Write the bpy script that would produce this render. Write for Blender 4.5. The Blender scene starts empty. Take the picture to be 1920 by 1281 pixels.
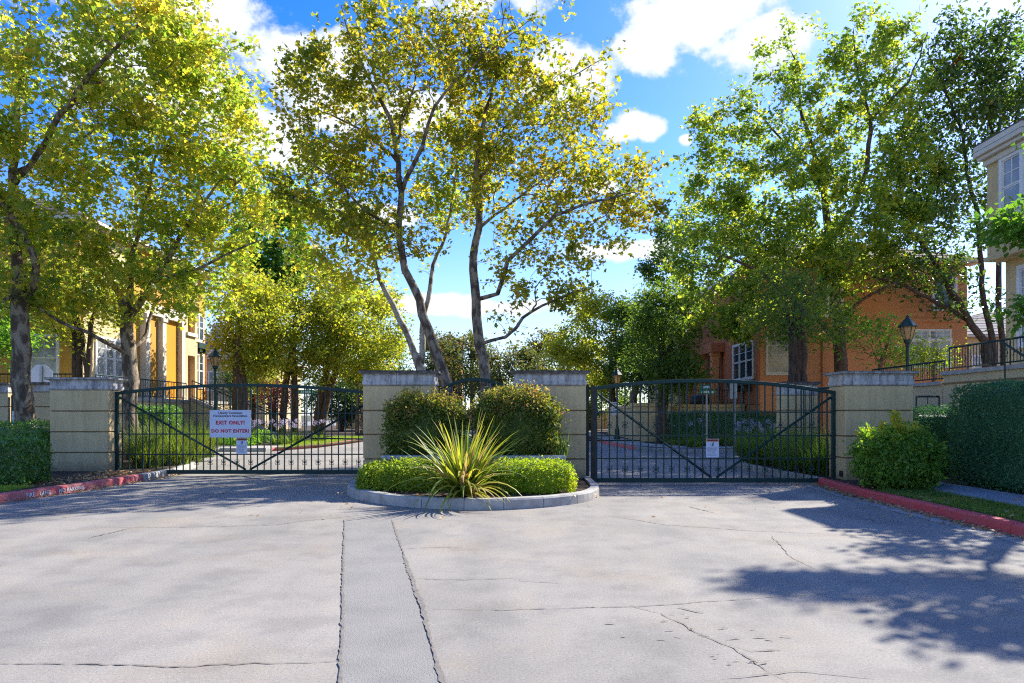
import bpy, bmesh, math, random
import numpy as np
from mathutils import Vector, Matrix
R = math.radians
scene = bpy.context.scene
C = scene.collection

# ------------------------------------------------------------------ camera
EYE, F, HZ = 1.47, 1280.0, 778.0
cam = bpy.data.cameras.new("camera"); cam_o = bpy.data.objects.new("camera", cam); C.objects.link(cam_o)
cam.sensor_width = 36; cam.lens = 24; cam.shift_y = (HZ - 640.5) / 1920
cam.clip_start = .05; cam.clip_end = 3000
cam_o.location = (0, 0, EYE); cam_o.rotation_euler = (R(90), 0, 0)
scene.camera = cam_o

# ------------------------------------------------------------------ sun, sky
S = Vector((.95, .90, 1.0)).normalized()
ELEV = math.asin(S.z); AZ = math.atan2(S.x, S.y)
sun = bpy.data.lights.new("sun", 'SUN'); sun.energy = 2.85; sun.angle = R(.53); sun.color = (1, .95, .86)
sun_o = bpy.data.objects.new("sun", sun); C.objects.link(sun_o)
sun_o.rotation_euler = S.to_track_quat('Z', 'Y').to_euler(); sun_o.location = (40, 45, 60)

world = bpy.data.worlds.new("World"); scene.world = world; world.use_nodes = True
wn, wl = world.node_tree.nodes, world.node_tree.links
wn.clear()
def WN(t, **k):
    n = wn.new(t)
    for a, v in k.items(): setattr(n, a, v)
    return n
def wmath(op, a, b=None, clamp=False):
    n = WN('ShaderNodeMath', operation=op, use_clamp=clamp)
    for i, v in enumerate((a, b)):
        if v is None: continue
        if isinstance(v, (int, float)): n.inputs[i].default_value = v
        else: wl.new(v, n.inputs[i])
    return n.outputs[0]
sky = WN('ShaderNodeTexSky', sky_type='NISHITA', sun_disc=False, sun_elevation=ELEV, sun_rotation=AZ,
         altitude=0, air_density=1.0, dust_density=.35, ozone_density=3.0)
hs = WN('ShaderNodeHueSaturation'); hs.inputs['Saturation'].default_value = 1.42; hs.inputs['Hue'].default_value = .52
hs.inputs['Value'].default_value = .55
wl.new(sky.outputs[0], hs.inputs['Color'])
tc = WN('ShaderNodeTexCoord')
nz = WN('ShaderNodeTexNoise'); nz.inputs['Scale'].default_value = 11; nz.inputs['Detail'].default_value = 9; nz.inputs['Roughness'].default_value = .6
nz2 = WN('ShaderNodeTexNoise'); nz2.inputs['Scale'].default_value = 2.2; nz2.inputs['Detail'].default_value = 7
mp = WN('ShaderNodeMapping'); mp.inputs['Scale'].default_value = (1, 1, 1.25); mp.inputs['Location'].default_value = (3.1, 1.7, .4)
wl.new(tc.outputs['Generated'], mp.inputs[0]); wl.new(mp.outputs[0], nz.inputs['Vector']); wl.new(mp.outputs[0], nz2.inputs['Vector'])
# cumulus banks: ellipsoidal regions of direction space, roughened by noise
banks = [(1310, 30, .12, .05), (1430, 80, .10, .045), (1215, 85, .06, .034), (1060, 130, .08, .04), (1190, 232, .028, .022), (1222, 240, .03, .02), (1160, 250, .02, .014), (1285, 262, .012, .01),
         (1400, -90, .15, .07), (545, 130, .09, .05), (640, 170, .11, .05), (470, 255, .08, .04), (560, 290, .07, .022), (330, 160, .12, .07), (880, 575, .16, .018),
         (760, 200, .08, .03), (1130, 350, .03, .012), (250, -40, .16, .05), (1180, 470, .09, .018), (700, 400, .07, .02)]
dens = None
for px, py, rx, rz in banks:
    c = Vector(((px - 960) / F, 1, (HZ - py) / F)).normalized()
    sub = WN('ShaderNodeVectorMath', operation='SUBTRACT'); wl.new(tc.outputs['Generated'], sub.inputs[0]); sub.inputs[1].default_value = c
    mul = WN('ShaderNodeVectorMath', operation='MULTIPLY'); wl.new(sub.outputs[0], mul.inputs[0]); mul.inputs[1].default_value = (1 / rx, 1 / rx, 1 / rz)
    ln = WN('ShaderNodeVectorMath', operation='LENGTH'); wl.new(mul.outputs[0], ln.inputs[0])
    d = wmath('SUBTRACT', 1.0, ln.outputs['Value'])
    dens = d if dens is None else wmath('MAXIMUM', dens, d)
dens = wmath('MAXIMUM', dens, -1.2)
gen = wmath('MULTIPLY', wmath('SUBTRACT', nz2.outputs[0], .58), 6.0)      # scattered cumulus over the rest of the sky
dens = wmath('MAXIMUM', dens, gen)
dens = wmath('ADD', dens, wmath('MULTIPLY', wmath('SUBTRACT', nz.outputs[0], .5), 2.6))
al = WN('ShaderNodeMapRange', interpolation_type='SMOOTHSTEP'); wl.new(dens, al.inputs[0])
al.inputs[1].default_value = .02; al.inputs[2].default_value = .36
sep = WN('ShaderNodeSeparateXYZ'); wl.new(tc.outputs['Generated'], sep.inputs[0])
hz = WN('ShaderNodeMapRange', interpolation_type='SMOOTHSTEP'); wl.new(sep.outputs[2], hz.inputs[0])      # moist pale air low over the horizon
hz.inputs[1].default_value = .34; hz.inputs[2].default_value = -.02; hz.inputs[3].default_value = 0; hz.inputs[4].default_value = .75
hm = WN('ShaderNodeMix', data_type='RGBA'); wl.new(hz.outputs[0], hm.inputs[0]); wl.new(hs.outputs[0], hm.inputs[6]); hm.inputs[7].default_value = (1.35, 1.6, 1.95, 1)
cshade = WN('ShaderNodeMapRange'); wl.new(dens, cshade.inputs[0]); cshade.inputs[1].default_value = .15; cshade.inputs[2].default_value = 1.5
cm = WN('ShaderNodeMix', data_type='RGBA'); wl.new(cshade.outputs[0], cm.inputs[0])
cm.inputs[6].default_value = (1.55, 1.7, 1.95, 1); cm.inputs[7].default_value = (2.5, 2.52, 2.55, 1)
mx = WN('ShaderNodeMix', data_type='RGBA'); wl.new(al.outputs[0], mx.inputs[0]); wl.new(hm.outputs[2], mx.inputs[6]); wl.new(cm.outputs[2], mx.inputs[7])
bg = WN('ShaderNodeBackground'); bg.inputs[1].default_value = .15; wl.new(mx.outputs[2], bg.inputs[0])
wo = WN('ShaderNodeOutputWorld'); wl.new(bg.outputs[0], wo.inputs[0])

vs = scene.view_settings
vs.view_transform = 'Standard'; vs.look = 'None'; vs.exposure = 1.95; vs.gamma = 1; vs.use_curve_mapping = False
scene.cycles.use_denoising = False; scene.cycles.filter_width = 1.15; scene.cycles.sample_clamp_indirect = 6
scene.cycles.max_bounces = 8; scene.cycles.transmission_bounces = 6; scene.cycles.transparent_max_bounces = 8

# ------------------------------------------------------------------ helpers
def P(px, py, Y): return Vector(((px - 960) / F * Y, Y, EYE + (HZ - py) / F * Y))
def G(px, py, z=0.0):
    Y = (EYE - z) * F / (py - HZ)
    return Vector(((px - 960) / F * Y, Y, z))
def XP(px, Y): return (px - 960) / F * Y
def ZP(py, Y): return EYE + (HZ - py) / F * Y
OFF = {}
def tag(o, label=None, cat=None, group=None, kind=None):
    if label: o['label'] = label
    if cat: o['category'] = cat
    if group: o['group'] = group
    if kind: o['kind'] = kind
    return o
def thing(name, label, cat, loc=(0, 0, 0), group=None):
    o = bpy.data.objects.new(name, None); o.empty_display_size = .2; C.objects.link(o)
    o.location = loc; OFF[o.name] = Vector(loc)
    return tag(o, label, cat, group)
def link(name, me, parent=None, loc=None, kind=None):
    o = bpy.data.objects.new(name, me); C.objects.link(o)
    if parent is not None:
        o.parent = parent; OFF[o.name] = OFF[parent.name]
    else: OFF[o.name] = Vector((0, 0, 0))
    if loc is not None: o.location = Vector(loc) - OFF[o.name]; OFF[o.name] = Vector(loc)
    if kind: o['kind'] = kind
    return o
class MB:
    def __init__(s): s.v = []; s.f = []
    def add(s, vs_, fs):
        b = len(s.v); s.v += [tuple(v) for v in vs_]; s.f += [tuple(i + b for i in f) for f in fs]; return s
    def box(s, x0, x1, y0, y1, z0, z1):
        return s.add([(x0, y0, z0), (x1, y0, z0), (x1, y1, z0), (x0, y1, z0), (x0, y0, z1), (x1, y0, z1), (x1, y1, z1), (x0, y1, z1)],
                     [(3, 2, 1, 0), (4, 5, 6, 7), (0, 1, 5, 4), (1, 2, 6, 5), (2, 3, 7, 6), (3, 0, 4, 7)])
    def obox(s, o, u, n, a, b, c):          # u along, n outward, z up
        o, u, n = Vector(o), Vector(u), Vector(n); z = Vector((0, 0, 1))
        p = [o + u * i + n * j + z * k for k in c for (i, j) in ((a[0], b[1]), (a[1], b[1]), (a[1], b[0]), (a[0], b[0]))]
        return s.add(p, [(3, 2, 1, 0), (4, 5, 6, 7), (0, 1, 5, 4), (1, 2, 6, 5), (2, 3, 7, 6), (3, 0, 4, 7)])
    def prism(s, poly, z0, z1):
        n = len(poly)
        z0f = z0 if callable(z0) else (lambda p: z0)
        return s.add([(p[0], p[1], z0f(p)) for p in poly] + [(p[0], p[1], z1) for p in poly],
                     [tuple(range(n))[::-1], tuple(range(n, 2 * n))] + [(i, (i + 1) % n, n + (i + 1) % n, n + i) for i in range(n)])
    def tube(s, pts, rad, n=6, cap=True, flat=None):
        pts = [Vector(p) for p in pts]; b = len(s.v); m = len(pts)
        if not hasattr(rad, '__len__'): rad = [rad] * m
        ref = None
        for i, p in enumerate(pts):
            t = (pts[min(i + 1, m - 1)] - pts[max(i - 1, 0)]).normalized()
            if ref is None: ref = t.orthogonal().normalized()
            a = (ref - t * ref.dot(t))
            a = a.normalized() if a.length > 1e-6 else t.orthogonal().normalized()
            ref = a; c = t.cross(a)
            for k in range(n):
                th = 2 * math.pi * (k + .5) / n
                s.v.append(tuple(p + (a * math.cos(th) + c * math.sin(th)) * rad[i]))
        for i in range(m - 1):
            for k in range(n):
                q = b + i * n; k2 = (k + 1) % n
                s.f.append((q + k, q + k2, q + n + k2, q + n + k))
        if cap:
            s.f.append(tuple(b + k for k in range(n))[::-1]); s.f.append(tuple(b + (m - 1) * n + k for k in range(n)))
        return s
    def lathe(s, prof, c, n=12, square=False):
        b = len(s.v); m = len(prof)
        for r, z in prof:
            for k in range(n):
                th = 2 * math.pi * (k + .5) / n
                s.v.append((c[0] + r * math.cos(th), c[1] + r * math.sin(th), c[2] + z))
        for i in range(m - 1):
            for k in range(n):
                q = b + i * n; k2 = (k + 1) % n
                s.f.append((q + k, q + k2, q + n + k2, q + n + k))
        s.f.append(tuple(b + k for k in range(n))[::-1]); s.f.append(tuple(b + (m - 1) * n + k for k in range(n)))
        return s
    def mesh(s, name, mat, off=(0, 0, 0), smooth=False):
        me = bpy.data.meshes.new(name)
        me.from_pydata([(v[0] - off[0], v[1] - off[1], v[2] - off[2]) for v in s.v], [], s.f)
        if mat: me.materials.append(mat)
        if smooth: me.polygons.foreach_set('use_smooth', [True] * len(me.polygons))
        return me
    def build(s, name, mat, parent=None, smooth=False, bevel=0, kind=None, label=None):
        off = OFF[parent.name] if parent is not None else Vector((0, 0, 0))
        o = link(name, s.mesh(name, mat, off, smooth), parent, kind=kind)
        if bevel:
            m = o.modifiers.new('bevel', 'BEVEL'); m.width = bevel; m.segments = 2; m.limit_method = 'ANGLE'
        if label: o['label'] = label
        return o
def arr_mesh(name, V, k, mat, off, nface, faces):
    """V (M,3); faces (nface,k) index array"""
    me = bpy.data.meshes.new(name)
    V = (V - np.array(off)).astype(np.float32)
    me.vertices.add(len(V)); me.vertices.foreach_set('co', V.ravel())
    me.loops.add(nface * k); me.loops.foreach_set('vertex_index', faces.astype(np.int32).ravel())
    me.polygons.add(nface); me.polygons.foreach_set('loop_start', np.arange(0, nface * k, k, dtype=np.int32))
    me.polygons.foreach_set('loop_total', np.full(nface, k, dtype=np.int32))
    me.update(calc_edges=True); me.validate()
    me.materials.append(mat)
    return me

# ------------------------------------------------------------------ materials
def nodes(name):
    m = bpy.data.materials.new(name); m.use_nodes = True
    nt = m.node_tree; b = nt.nodes['Principled BSDF']
    return m, nt, nt.nodes, nt.links, b
def c4(c): return (c[0], c[1], c[2], 1)
def ramp(N, stops, interp='LINEAR'):
    r = N.new('ShaderNodeValToRGB'); r.color_ramp.interpolation = interp
    e = r.color_ramp.elements
    e[0].position, e[0].color = stops[0][0], c4(stops[0][1]); e[1].position, e[1].color = stops[-1][0], c4(stops[-1][1])
    for p, c in stops[1:-1]:
        x = e.new(p); x.color = c4(c)
    return r
def noise(N, L, vec, scale, detail=6, rough=.55):
    n = N.new('ShaderNodeTexNoise'); n.inputs['Scale'].default_value = scale; n.inputs['Detail'].default_value = detail
    n.inputs['Roughness'].default_value = rough
    if vec is not None: L.new(vec, n.inputs['Vector'])
    return n.outputs[0]
def mixc(N, L, fac, a, b, mode='MIX'):
    m = N.new('ShaderNodeMix'); m.data_type = 'RGBA'; m.blend_type = mode
    for i, v in ((0, fac), (6, a), (7, b)):
        if isinstance(v, (int, float)): m.inputs[i].default_value = v
        elif isinstance(v, (tuple, list)): m.inputs[i].default_value = c4(v)
        else: L.new(v, m.inputs[i])
    return m.outputs[2]
def pmat(name, c1, c2=None, scale=4, rough=.8, bump=.15, bscale=60, spec=.3, metal=0, stretch=(1, 1, 1), lo=.35, hi=.65):
    m, nt, N, L, b = nodes(name)
    tc = N.new('ShaderNodeTexCoord'); mp = N.new('ShaderNodeMapping'); mp.inputs['Scale'].default_value = stretch
    L.new(tc.outputs['Object'], mp.inputs[0])
    c2 = c2 or tuple(x * .8 for x in c1)
    r = ramp(N, [(lo, c1), (hi, c2)]); L.new(noise(N, L, mp.outputs[0], scale), r.inputs[0]); L.new(r.outputs[0], b.inputs['Base Color'])
    b.inputs['Roughness'].default_value = rough; b.inputs['Specular IOR Level'].default_value = spec; b.inputs['Metallic'].default_value = metal
    if bump:
        bp = N.new('ShaderNodeBump'); bp.inputs['Strength'].default_value = bump; bp.inputs['Distance'].default_value = .02
        L.new(noise(N, L, mp.outputs[0], bscale, 4), bp.inputs['Height']); L.new(bp.outputs[0], b.inputs['Normal'])
    return m
def leafmat(name, stops, trans=.5, tint=(1.5, 1.35, .5), rough=.5, cscale=.7, mixr=.6, spec=.35, gain=1.8):
    stops = [(p, tuple(min(.6, (x * .95 + .05 * (.35 * c[0] + .65 * c[1])) * gain) for x in c)) for p, c in stops]; trans = min(.66, trans + .12)
    m, nt, N, L, b = nodes(name)
    g = N.new('ShaderNodeNewGeometry'); tc = N.new('ShaderNodeTexCoord')
    nv = noise(N, L, tc.outputs['Object'], cscale, 3)
    a = N.new('ShaderNodeMath'); a.operation = 'MULTIPLY'; L.new(g.outputs['Random Per Island'], a.inputs[0]); a.inputs[1].default_value = mixr
    k = N.new('ShaderNodeMapRange'); L.new(nv, k.inputs[0]); k.inputs[1].default_value = .3; k.inputs[2].default_value = .7
    k.inputs[3].default_value = 0; k.inputs[4].default_value = 1 - mixr
    s_ = N.new('ShaderNodeMath'); s_.operation = 'ADD'; L.new(a.outputs[0], s_.inputs[0]); L.new(k.outputs[0], s_.inputs[1])
    r = ramp(N, stops); L.new(s_.outputs[0], r.inputs[0])
    L.new(r.outputs[0], b.inputs['Base Color']); b.inputs['Roughness'].default_value = rough; b.inputs['Specular IOR Level'].default_value = spec
    t = N.new('ShaderNodeBsdfTranslucent'); L.new(mixc(N, L, 1.0, r.outputs[0], tint, 'MULTIPLY'), t.inputs[0])
    mx = N.new('ShaderNodeMixShader'); mx.inputs[0].default_value = trans
    L.new(b.outputs[0], mx.inputs[1]); L.new(t.outputs[0], mx.inputs[2])
    L.new(mx.outputs[0], N['Material Output'].inputs[0])
    return m
M = {}
def asphalt():
    m, nt, N, L, b = nodes('asphalt')
    tc = N.new('ShaderNodeTexCoord'); o = tc.outputs['Object']
    base = ramp(N, [(.3, (.238, .222, .194)), (.7, (.318, .295, .258))]); L.new(noise(N, L, o, .55, 8, .6), base.inputs[0])
    warm = ramp(N, [(.52, (1, 1, 1)), (.75, (1.06, .98, .88))]); L.new(noise(N, L, o, .9, 5), warm.inputs[0])
    c = mixc(N, L, 1.0, base.outputs[0], warm.outputs[0], 'MULTIPLY')
    sp = ramp(N, [(.3, (.5, .5, .5)), (.46, (1, 1, 1)), (.56, (1, 1, 1)), (.7, (1.6, 1.55, 1.48))]); L.new(noise(N, L, o, 55, 4, .75), sp.inputs[0])
    c = mixc(N, L, .8, c, sp.outputs[0], 'MULTIPLY')
    pit = ramp(N, [(.26, (.35, .33, .3)), (.33, (1, 1, 1))]); L.new(noise(N, L, o, 26, 4, .65), pit.inputs[0])
    c = mixc(N, L, .7, c, pit.outputs[0], 'MULTIPLY')
    bl = ramp(N, [(.38, (.86, .86, .87)), (.5, (1, 1, 1)), (.66, (1.07, 1.05, 1.02))]); L.new(noise(N, L, o, 1.7, 7, .62), bl.inputs[0])
    c = mixc(N, L, 1.0, c, bl.outputs[0], 'MULTIPLY')
    dr = ramp(N, [(.2, (.45, .43, .42)), (.27, (1, 1, 1))]); L.new(noise(N, L, o, 5.5, 3, .5), dr.inputs[0]); c = mixc(N, L, .6, c, dr.outputs[0], 'MULTIPLY')
    # oil and tyre darkening, stretched along the lane
    mp = N.new('ShaderNodeMapping'); mp.inputs['Scale'].default_value = (.7, .12, 1); L.new(o, mp.inputs[0])
    tr = ramp(N, [(.4, (.84, .85, .87)), (.62, (1.04, 1.03, 1.02))]); L.new(noise(N, L, mp.outputs[0], 1.1, 4), tr.inputs[0])
    c = mixc(N, L, 1.0, c, tr.outputs[0], 'MULTIPLY')
    L.new(c, b.inputs['Base Color']); b.inputs['Roughness'].default_value = .88; b.inputs['Specular IOR Level'].default_value = .25
    bp = N.new('ShaderNodeBump'); bp.inputs['Strength'].default_value = .5; bp.inputs['Distance'].default_value = .008
    L.new(noise(N, L, o, 120, 4, .7), bp.inputs['Height']); L.new(bp.outputs[0], b.inputs['Normal'])
    return m
M['asphalt'] = asphalt()
M['patch'] = pmat('patch asphalt', (.255, .243, .218), (.215, .206, .187), 2.2, .9, .5, 120)
M['tar'] = pmat('crack filler', (.15, .135, .115), (.21, .19, .165), 14, .8, .4, 120)
M['concrete'] = pmat('concrete', (.42, .40, .36), (.30, .285, .255), 5, .9, .25, 80)
M['kerbgrey'] = pmat('kerb concrete', (.36, .345, .31), (.22, .21, .19), 7, .9, .3, 70)
M['walk'] = pmat('sidewalk concrete', (.33, .34, .35), (.26, .265, .27), 3, .9, .2, 110)
M['red'] = pmat('red kerb paint', (.60, .07, .075), (.48, .11, .10), 6, .75, .35, 60, lo=.4, hi=.75)
M['redfade'] = pmat('faded red kerb paint', (.60, .10, .10), (.48, .21, .18), 7, .8, .35, 60)
M['soil'] = pmat('soil mulch', (.085, .055, .035), (.04, .027, .018), 18, .95, .9, 40)
M['dirt'] = pmat('dry ground', (.10, .085, .05), (.06, .065, .03), 2, .95, .6, 25)
M['turf'] = pmat('turf base', (.05, .075, .02), (.10, .085, .04), 5, .95, .7, 50)
M['stucco'] = pmat('tan stucco', (.52, .385, .18), (.46, .34, .16), 2.5, .92, .5, 130)
def stucco(name, c1, c2):
    m = pmat(name, c1, c2, 2.5, .92, .2, 110); nt = m.node_tree; N, L = nt.nodes, nt.links; b = N['Principled BSDF']
    col = b.inputs['Base Color'].links[0].from_socket; tc = N.new('ShaderNodeTexCoord'); o = tc.outputs['Object']
    mp = N.new('ShaderNodeMapping'); mp.inputs['Scale'].default_value = (5, 5, .45); L.new(o, mp.inputs[0])     # rain streaks
    r = ramp(N, [(.36, (.74, .71, .66)), (.56, (1, 1, 1))]); L.new(noise(N, L, mp.outputs[0], 2, 7, .65), r.inputs[0])
    col = mixc(N, L, .55, col, r.outputs[0], 'MULTIPLY')
    sp = N.new('ShaderNodeSeparateXYZ'); L.new(o, sp.inputs[0]); a = N.new('ShaderNodeMath'); a.operation = 'MULTIPLY_ADD'
    L.new(noise(N, L, o, 7, 5), a.inputs[0]); a.inputs[1].default_value = -.35; L.new(sp.outputs[2], a.inputs[2])
    k = N.new('ShaderNodeMapRange'); L.new(a.outputs[0], k.inputs[0]); k.inputs[1].default_value = .08; k.inputs[2].default_value = -.14; k.inputs[3].default_value = 0; k.inputs[4].default_value = .6
    col = mixc(N, L, k.outputs[0], col, (.17, .125, .08)); g = ramp(N, [(.4, (.93, .93, .93)), (.6, (1.05, 1.05, 1.05))]); L.new(noise(N, L, o, 45, 4, .7), g.inputs[0])
    L.new(mixc(N, L, .8, col, g.outputs[0], 'MULTIPLY'), b.inputs['Base Color']); return m
M['stucco'] = stucco('tan stucco', (.64, .49, .25), (.58, .44, .22))
M['stuccodark'] = pmat('stucco joint', (.25, .17, .08), (.2, .14, .07), 5, .95, .2, 80)
M['beige'] = pmat('beige stucco', (.58, .46, .26), (.52, .41, .23), 1.2, .92, .3, 90)
M['yellow'] = pmat('yellow stucco', (.56, .30, .055), (.50, .26, .045), .8, .92, .25, 90)
M['orange'] = pmat('orange stucco', (.62, .265, .11), (.56, .235, .095), .8, .92, .25, 90)
M['brick_red'] = pmat('rust red stucco', (.48, .165, .07), (.42, .14, .06), .8, .92, .25, 90)
M['amber'] = pmat('amber stucco', (.62, .29, .02), (.58, .26, .02), .8, .92, .25, 90)
M['trim'] = pmat('cream trim', (.66, .60, .48), (.6, .54, .43), 3, .7, .05, 60)
M['white'] = pmat('white paint', (.78, .76, .70), (.70, .68, .63), 3, .5, .05, 60)
M['green'] = pmat('green gate paint', (.008, .034, .028), (.013, .044, .037), 8, .5, .1, 90, spec=.3)
M['rust'] = pmat('rusty hinge post', (.045, .035, .028), (.085, .05, .03), 12, .8, .4, 80)
M['black'] = pmat('black paint', (.012, .014, .015), (.02, .022, .022), 8, .45, .1, 90, spec=.5)
M['galv'] = pmat('galvanised steel', (.36, .38, .38), (.28, .3, .3), 20, .45, .05, 60, metal=.6)
M['signwhite'] = pmat('sign face', (.60, .64, .72), (.56, .6, .68), 3, .45, .02, 60)
M['signred'] = pmat('sign red ink', (.55, .015, .04), (.48, .015, .035), 12, .5, 0)
M['signblue'] = pmat('sign dark ink', (.02, .022, .05), (.03, .03, .06), 12, .5, 0)
M['signorange'] = pmat('sign orange ink', (.5, .09, .02), (.44, .08, .02), 12, .5, 0)
M['greytext'] = pmat('faint sign ink', (.16, .17, .2), (.2, .21, .24), 12, .5, 0)
M['streetgreen'] = pmat('street sign green', (.0, .17, .085), (.0, .14, .07), 5, .4, 0)
M['shingle'] = pmat('roof tile', (.16, .115, .095), (.09, .07, .06), 6, .9, .4, 40)
M['shinglegrey'] = pmat('grey roof tile', (.17, .15, .145), (.11, .10, .10), 5, .9, .4, 40)
M['bark'] = pmat('plane bark', (.30, .235, .165), (.095, .068, .045), 7, .9, .7, 30, stretch=(1, 1, .5), lo=.42, hi=.56)
M['barkpale'] = pmat('pale plane bark', (.44, .39, .30), (.16, .115, .08), 5, .88, .5, 30, stretch=(1, 1, .55), lo=.45, hi=.6)
M['barkbrown'] = pmat('brown bark', (.15, .095, .06), (.065, .042, .028), 10, .9, .8, 40, stretch=(1, 1, .35))
M['bark_dark'] = pmat('dark bark', (.095, .068, .05), (.04, .03, .024), 9, .9, .8, 40, stretch=(1, 1, .4))
def glass(name, c, rough=.06):
    m, nt, N, L, b = nodes(name)
    tc = N.new('ShaderNodeTexCoord'); r = ramp(N, [(.35, c), (.65, tuple(x * .55 for x in c))])
    L.new(noise(N, L, tc.outputs['Object'], 1.4, 3), r.inputs[0]); L.new(r.outputs[0], b.inputs['Base Color'])
    b.inputs['Roughness'].default_value = rough; b.inputs['Specular IOR Level'].default_value = .7
    return m
M['glass'] = glass('window glass', (.05, .06, .075))
M['blind'] = glass('window with blind', (.36, .36, .33), .12)
def lampglass():
    m, nt, N, L, b = nodes('lantern glass')
    b.inputs['Base Color'].default_value = (.55, .43, .24, 1); b.inputs['Roughness'].default_value = .35
    t = N.new('ShaderNodeBsdfTranslucent'); t.inputs[0].default_value = (.7, .52, .28, 1)
    mx = N.new('ShaderNodeMixShader'); mx.inputs[0].default_value = .6
    L.new(b.outputs[0], mx.inputs[1]); L.new(t.outputs[0], mx.inputs[2]); L.new(mx.outputs[0], N['Material Output'].inputs[0])
    return m
M['lamp'] = lampglass()
def capmat():
    m, nt, N, L, b = nodes('weathered cast stone')
    tc = N.new('ShaderNodeTexCoord'); o = tc.outputs['Object']
    base = ramp(N, [(.3, (.60, .575, .53)), (.7, (.45, .43, .395))]); L.new(noise(N, L, o, 6, 6), base.inputs[0])
    mp = N.new('ShaderNodeMapping'); mp.inputs['Scale'].default_value = (3.2, 3.2, .7); L.new(o, mp.inputs[0])
    st = ramp(N, [(.34, (.22, .2, .19)), (.56, (1, 1, 1))]); L.new(noise(N, L, mp.outputs[0], 2.6, 9, .7), st.inputs[0])
    c = mixc(N, L, .75, base.outputs[0], st.outputs[0], 'MULTIPLY')
    sp = N.new('ShaderNodeSeparateXYZ'); L.new(o, sp.inputs[0])     # lichen and soot grime along the top lip
    a = N.new('ShaderNodeMath'); a.operation = 'MULTIPLY_ADD'; L.new(noise(N, L, o, 14, 5), a.inputs[0]); a.inputs[1].default_value = .10
    L.new(sp.outputs[2], a.inputs[2])
    k = N.new('ShaderNodeMapRange'); L.new(a.outputs[0], k.inputs[0]); k.inputs[1].default_value = 2.21; k.inputs[2].default_value = 2.30
    c = mixc(N, L, k.outputs[0], c, (.07, .055, .05))
    L.new(c, b.inputs['Base Color']); b.inputs['Roughness'].default_value = .92
    bp = N.new('ShaderNodeBump'); bp.inputs['Strength'].default_value = .4; bp.inputs['Distance'].default_value = .01
    L.new(noise(N, L, o, 60, 5), bp.inputs['Height']); L.new(bp.outputs[0], b.inputs['Normal'])
    return m
M['cap'] = capmat()

LF = {}
LF['syc'] = leafmat('plane leaf', [(.0, (.04, .085, .016)), (.32, (.08, .125, .017)), (.56, (.15, .16, .018)), (.82, (.22, .183, .022)), (.95, (.24, .155, .025)), (1, (.13, .065, .02))], .55, (1.75, 1.7, .8), rough=.42, spec=.4, gain=2.35)
LF['sycyel'] = leafmat('yellowing plane leaf', [(.0, (.05, .085, .012)), (.3, (.085, .125, .014)), (.55, (.155, .17, .016)), (.8, (.23, .205, .02)), (.95, (.26, .17, .025)), (1, (.14, .07, .02))], .55, (1.7, 1.45, .5), rough=.42, spec=.4)
LF['sycgrn'] = leafmat('green plane leaf', [(.0, (.028, .062, .016)), (.4, (.06, .1, .016)), (.65, (.12, .15, .016)), (.88, (.22, .2, .02)), (1, (.26, .19, .03))], .55, (1.75, 1.7, .8), rough=.42, spec=.4, gain=2.35)
LF['ash'] = leafmat('yellow green leaf', [(.0, (.05, .085, .014)), (.4, (.11, .14, .016)), (.75, (.2, .195, .02)), (1, (.26, .22, .025))], .5, (1.6, 1.5, .5), gain=2.2)
LF['grn'] = leafmat('mid green leaf', [(.0, (.03, .065, .015)), (.5, (.06, .105, .02)), (1, (.12, .15, .02))], .45, (1.5, 1.5, .5))
LF['bright'] = leafmat('bright green leaf', [(.0, (.04, .10, .02)), (.5, (.07, .15, .02)), (1, (.13, .2, .025))], .5, (1.4, 1.5, .5))
LF['dark'] = leafmat('dark green leaf', [(.0, (.016, .038, .014)), (.55, (.03, .06, .018)), (.93, (.06, .085, .02)), (1, (.13, .035, .02))], .35, (1.5, 1.5, .5), rough=.35, spec=.5)
LF['darksyc'] = leafmat('dark pear leaf', [(.0, (.02, .045, .014)), (.5, (.04, .075, .018)), (.88, (.08, .11, .02)), (.95, (.16, .05, .02)), (1, (.18, .04, .02))], .4, (1.5, 1.5, .5), rough=.35, spec=.5)
LF['bronze'] = leafmat('bronze tinged leaf', [(.0, (.03, .055, .018)), (.5, (.065, .085, .022)), (.85, (.13, .10, .03)), (1, (.17, .06, .03))], .4, (1.4, 1.3, .6))
LF['plum'] = leafmat('purple leaf', [(.0, (.04, .01, .015)), (1, (.09, .02, .03))], .35, (1.5, .8, .8))
LF['hedge'] = leafmat('hedge leaf', [(.0, (.025, .06, .016)), (.6, (.05, .105, .02)), (1, (.10, .16, .03))], .3, (1.5, 1.6, .5), gain=2.3, rough=.3, spec=.55, cscale=2)
LF['hedgebox'] = leafmat('dark hedge leaf', [(.0, (.022, .062, .030)), (.7, (.04, .10, .042)), (1, (.08, .15, .05))], .3, (1.3, 1.4, .7), gain=2.3, rough=.55, spec=.2, cscale=2)
LF['lime'] = leafmat('lime hedge leaf', [(.0, (.055, .11, .012)), (.5, (.15, .215, .015)), (.9, (.24, .26, .02)), (1, (.25, .16, .03))], .45, (1.4, 1.35, .4), cscale=2)
LF['nandina'] = leafmat('bamboo shrub leaf', [(.0, (.035, .07, .014)), (.5, (.075, .115, .016)), (.85, (.15, .15, .02)), (1, (.18, .12, .03))], .4, (1.5, 1.3, .5), cscale=2)
LF['tip'] = leafmat('pink bronze shoot', [(.0, (.09, .13, .018)), (.55, (.17, .18, .02)), (.8, (.24, .15, .05)), (1, (.28, .13, .08))], .5, (1.4, 1.2, .9), cscale=2)
LF['shrub'] = leafmat('shrub leaf', [(.0, (.035, .085, .014)), (.6, (.075, .14, .018)), (1, (.14, .19, .02))], .45, (1.6, 1.55, .4), cscale=2, gain=2.2)
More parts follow.
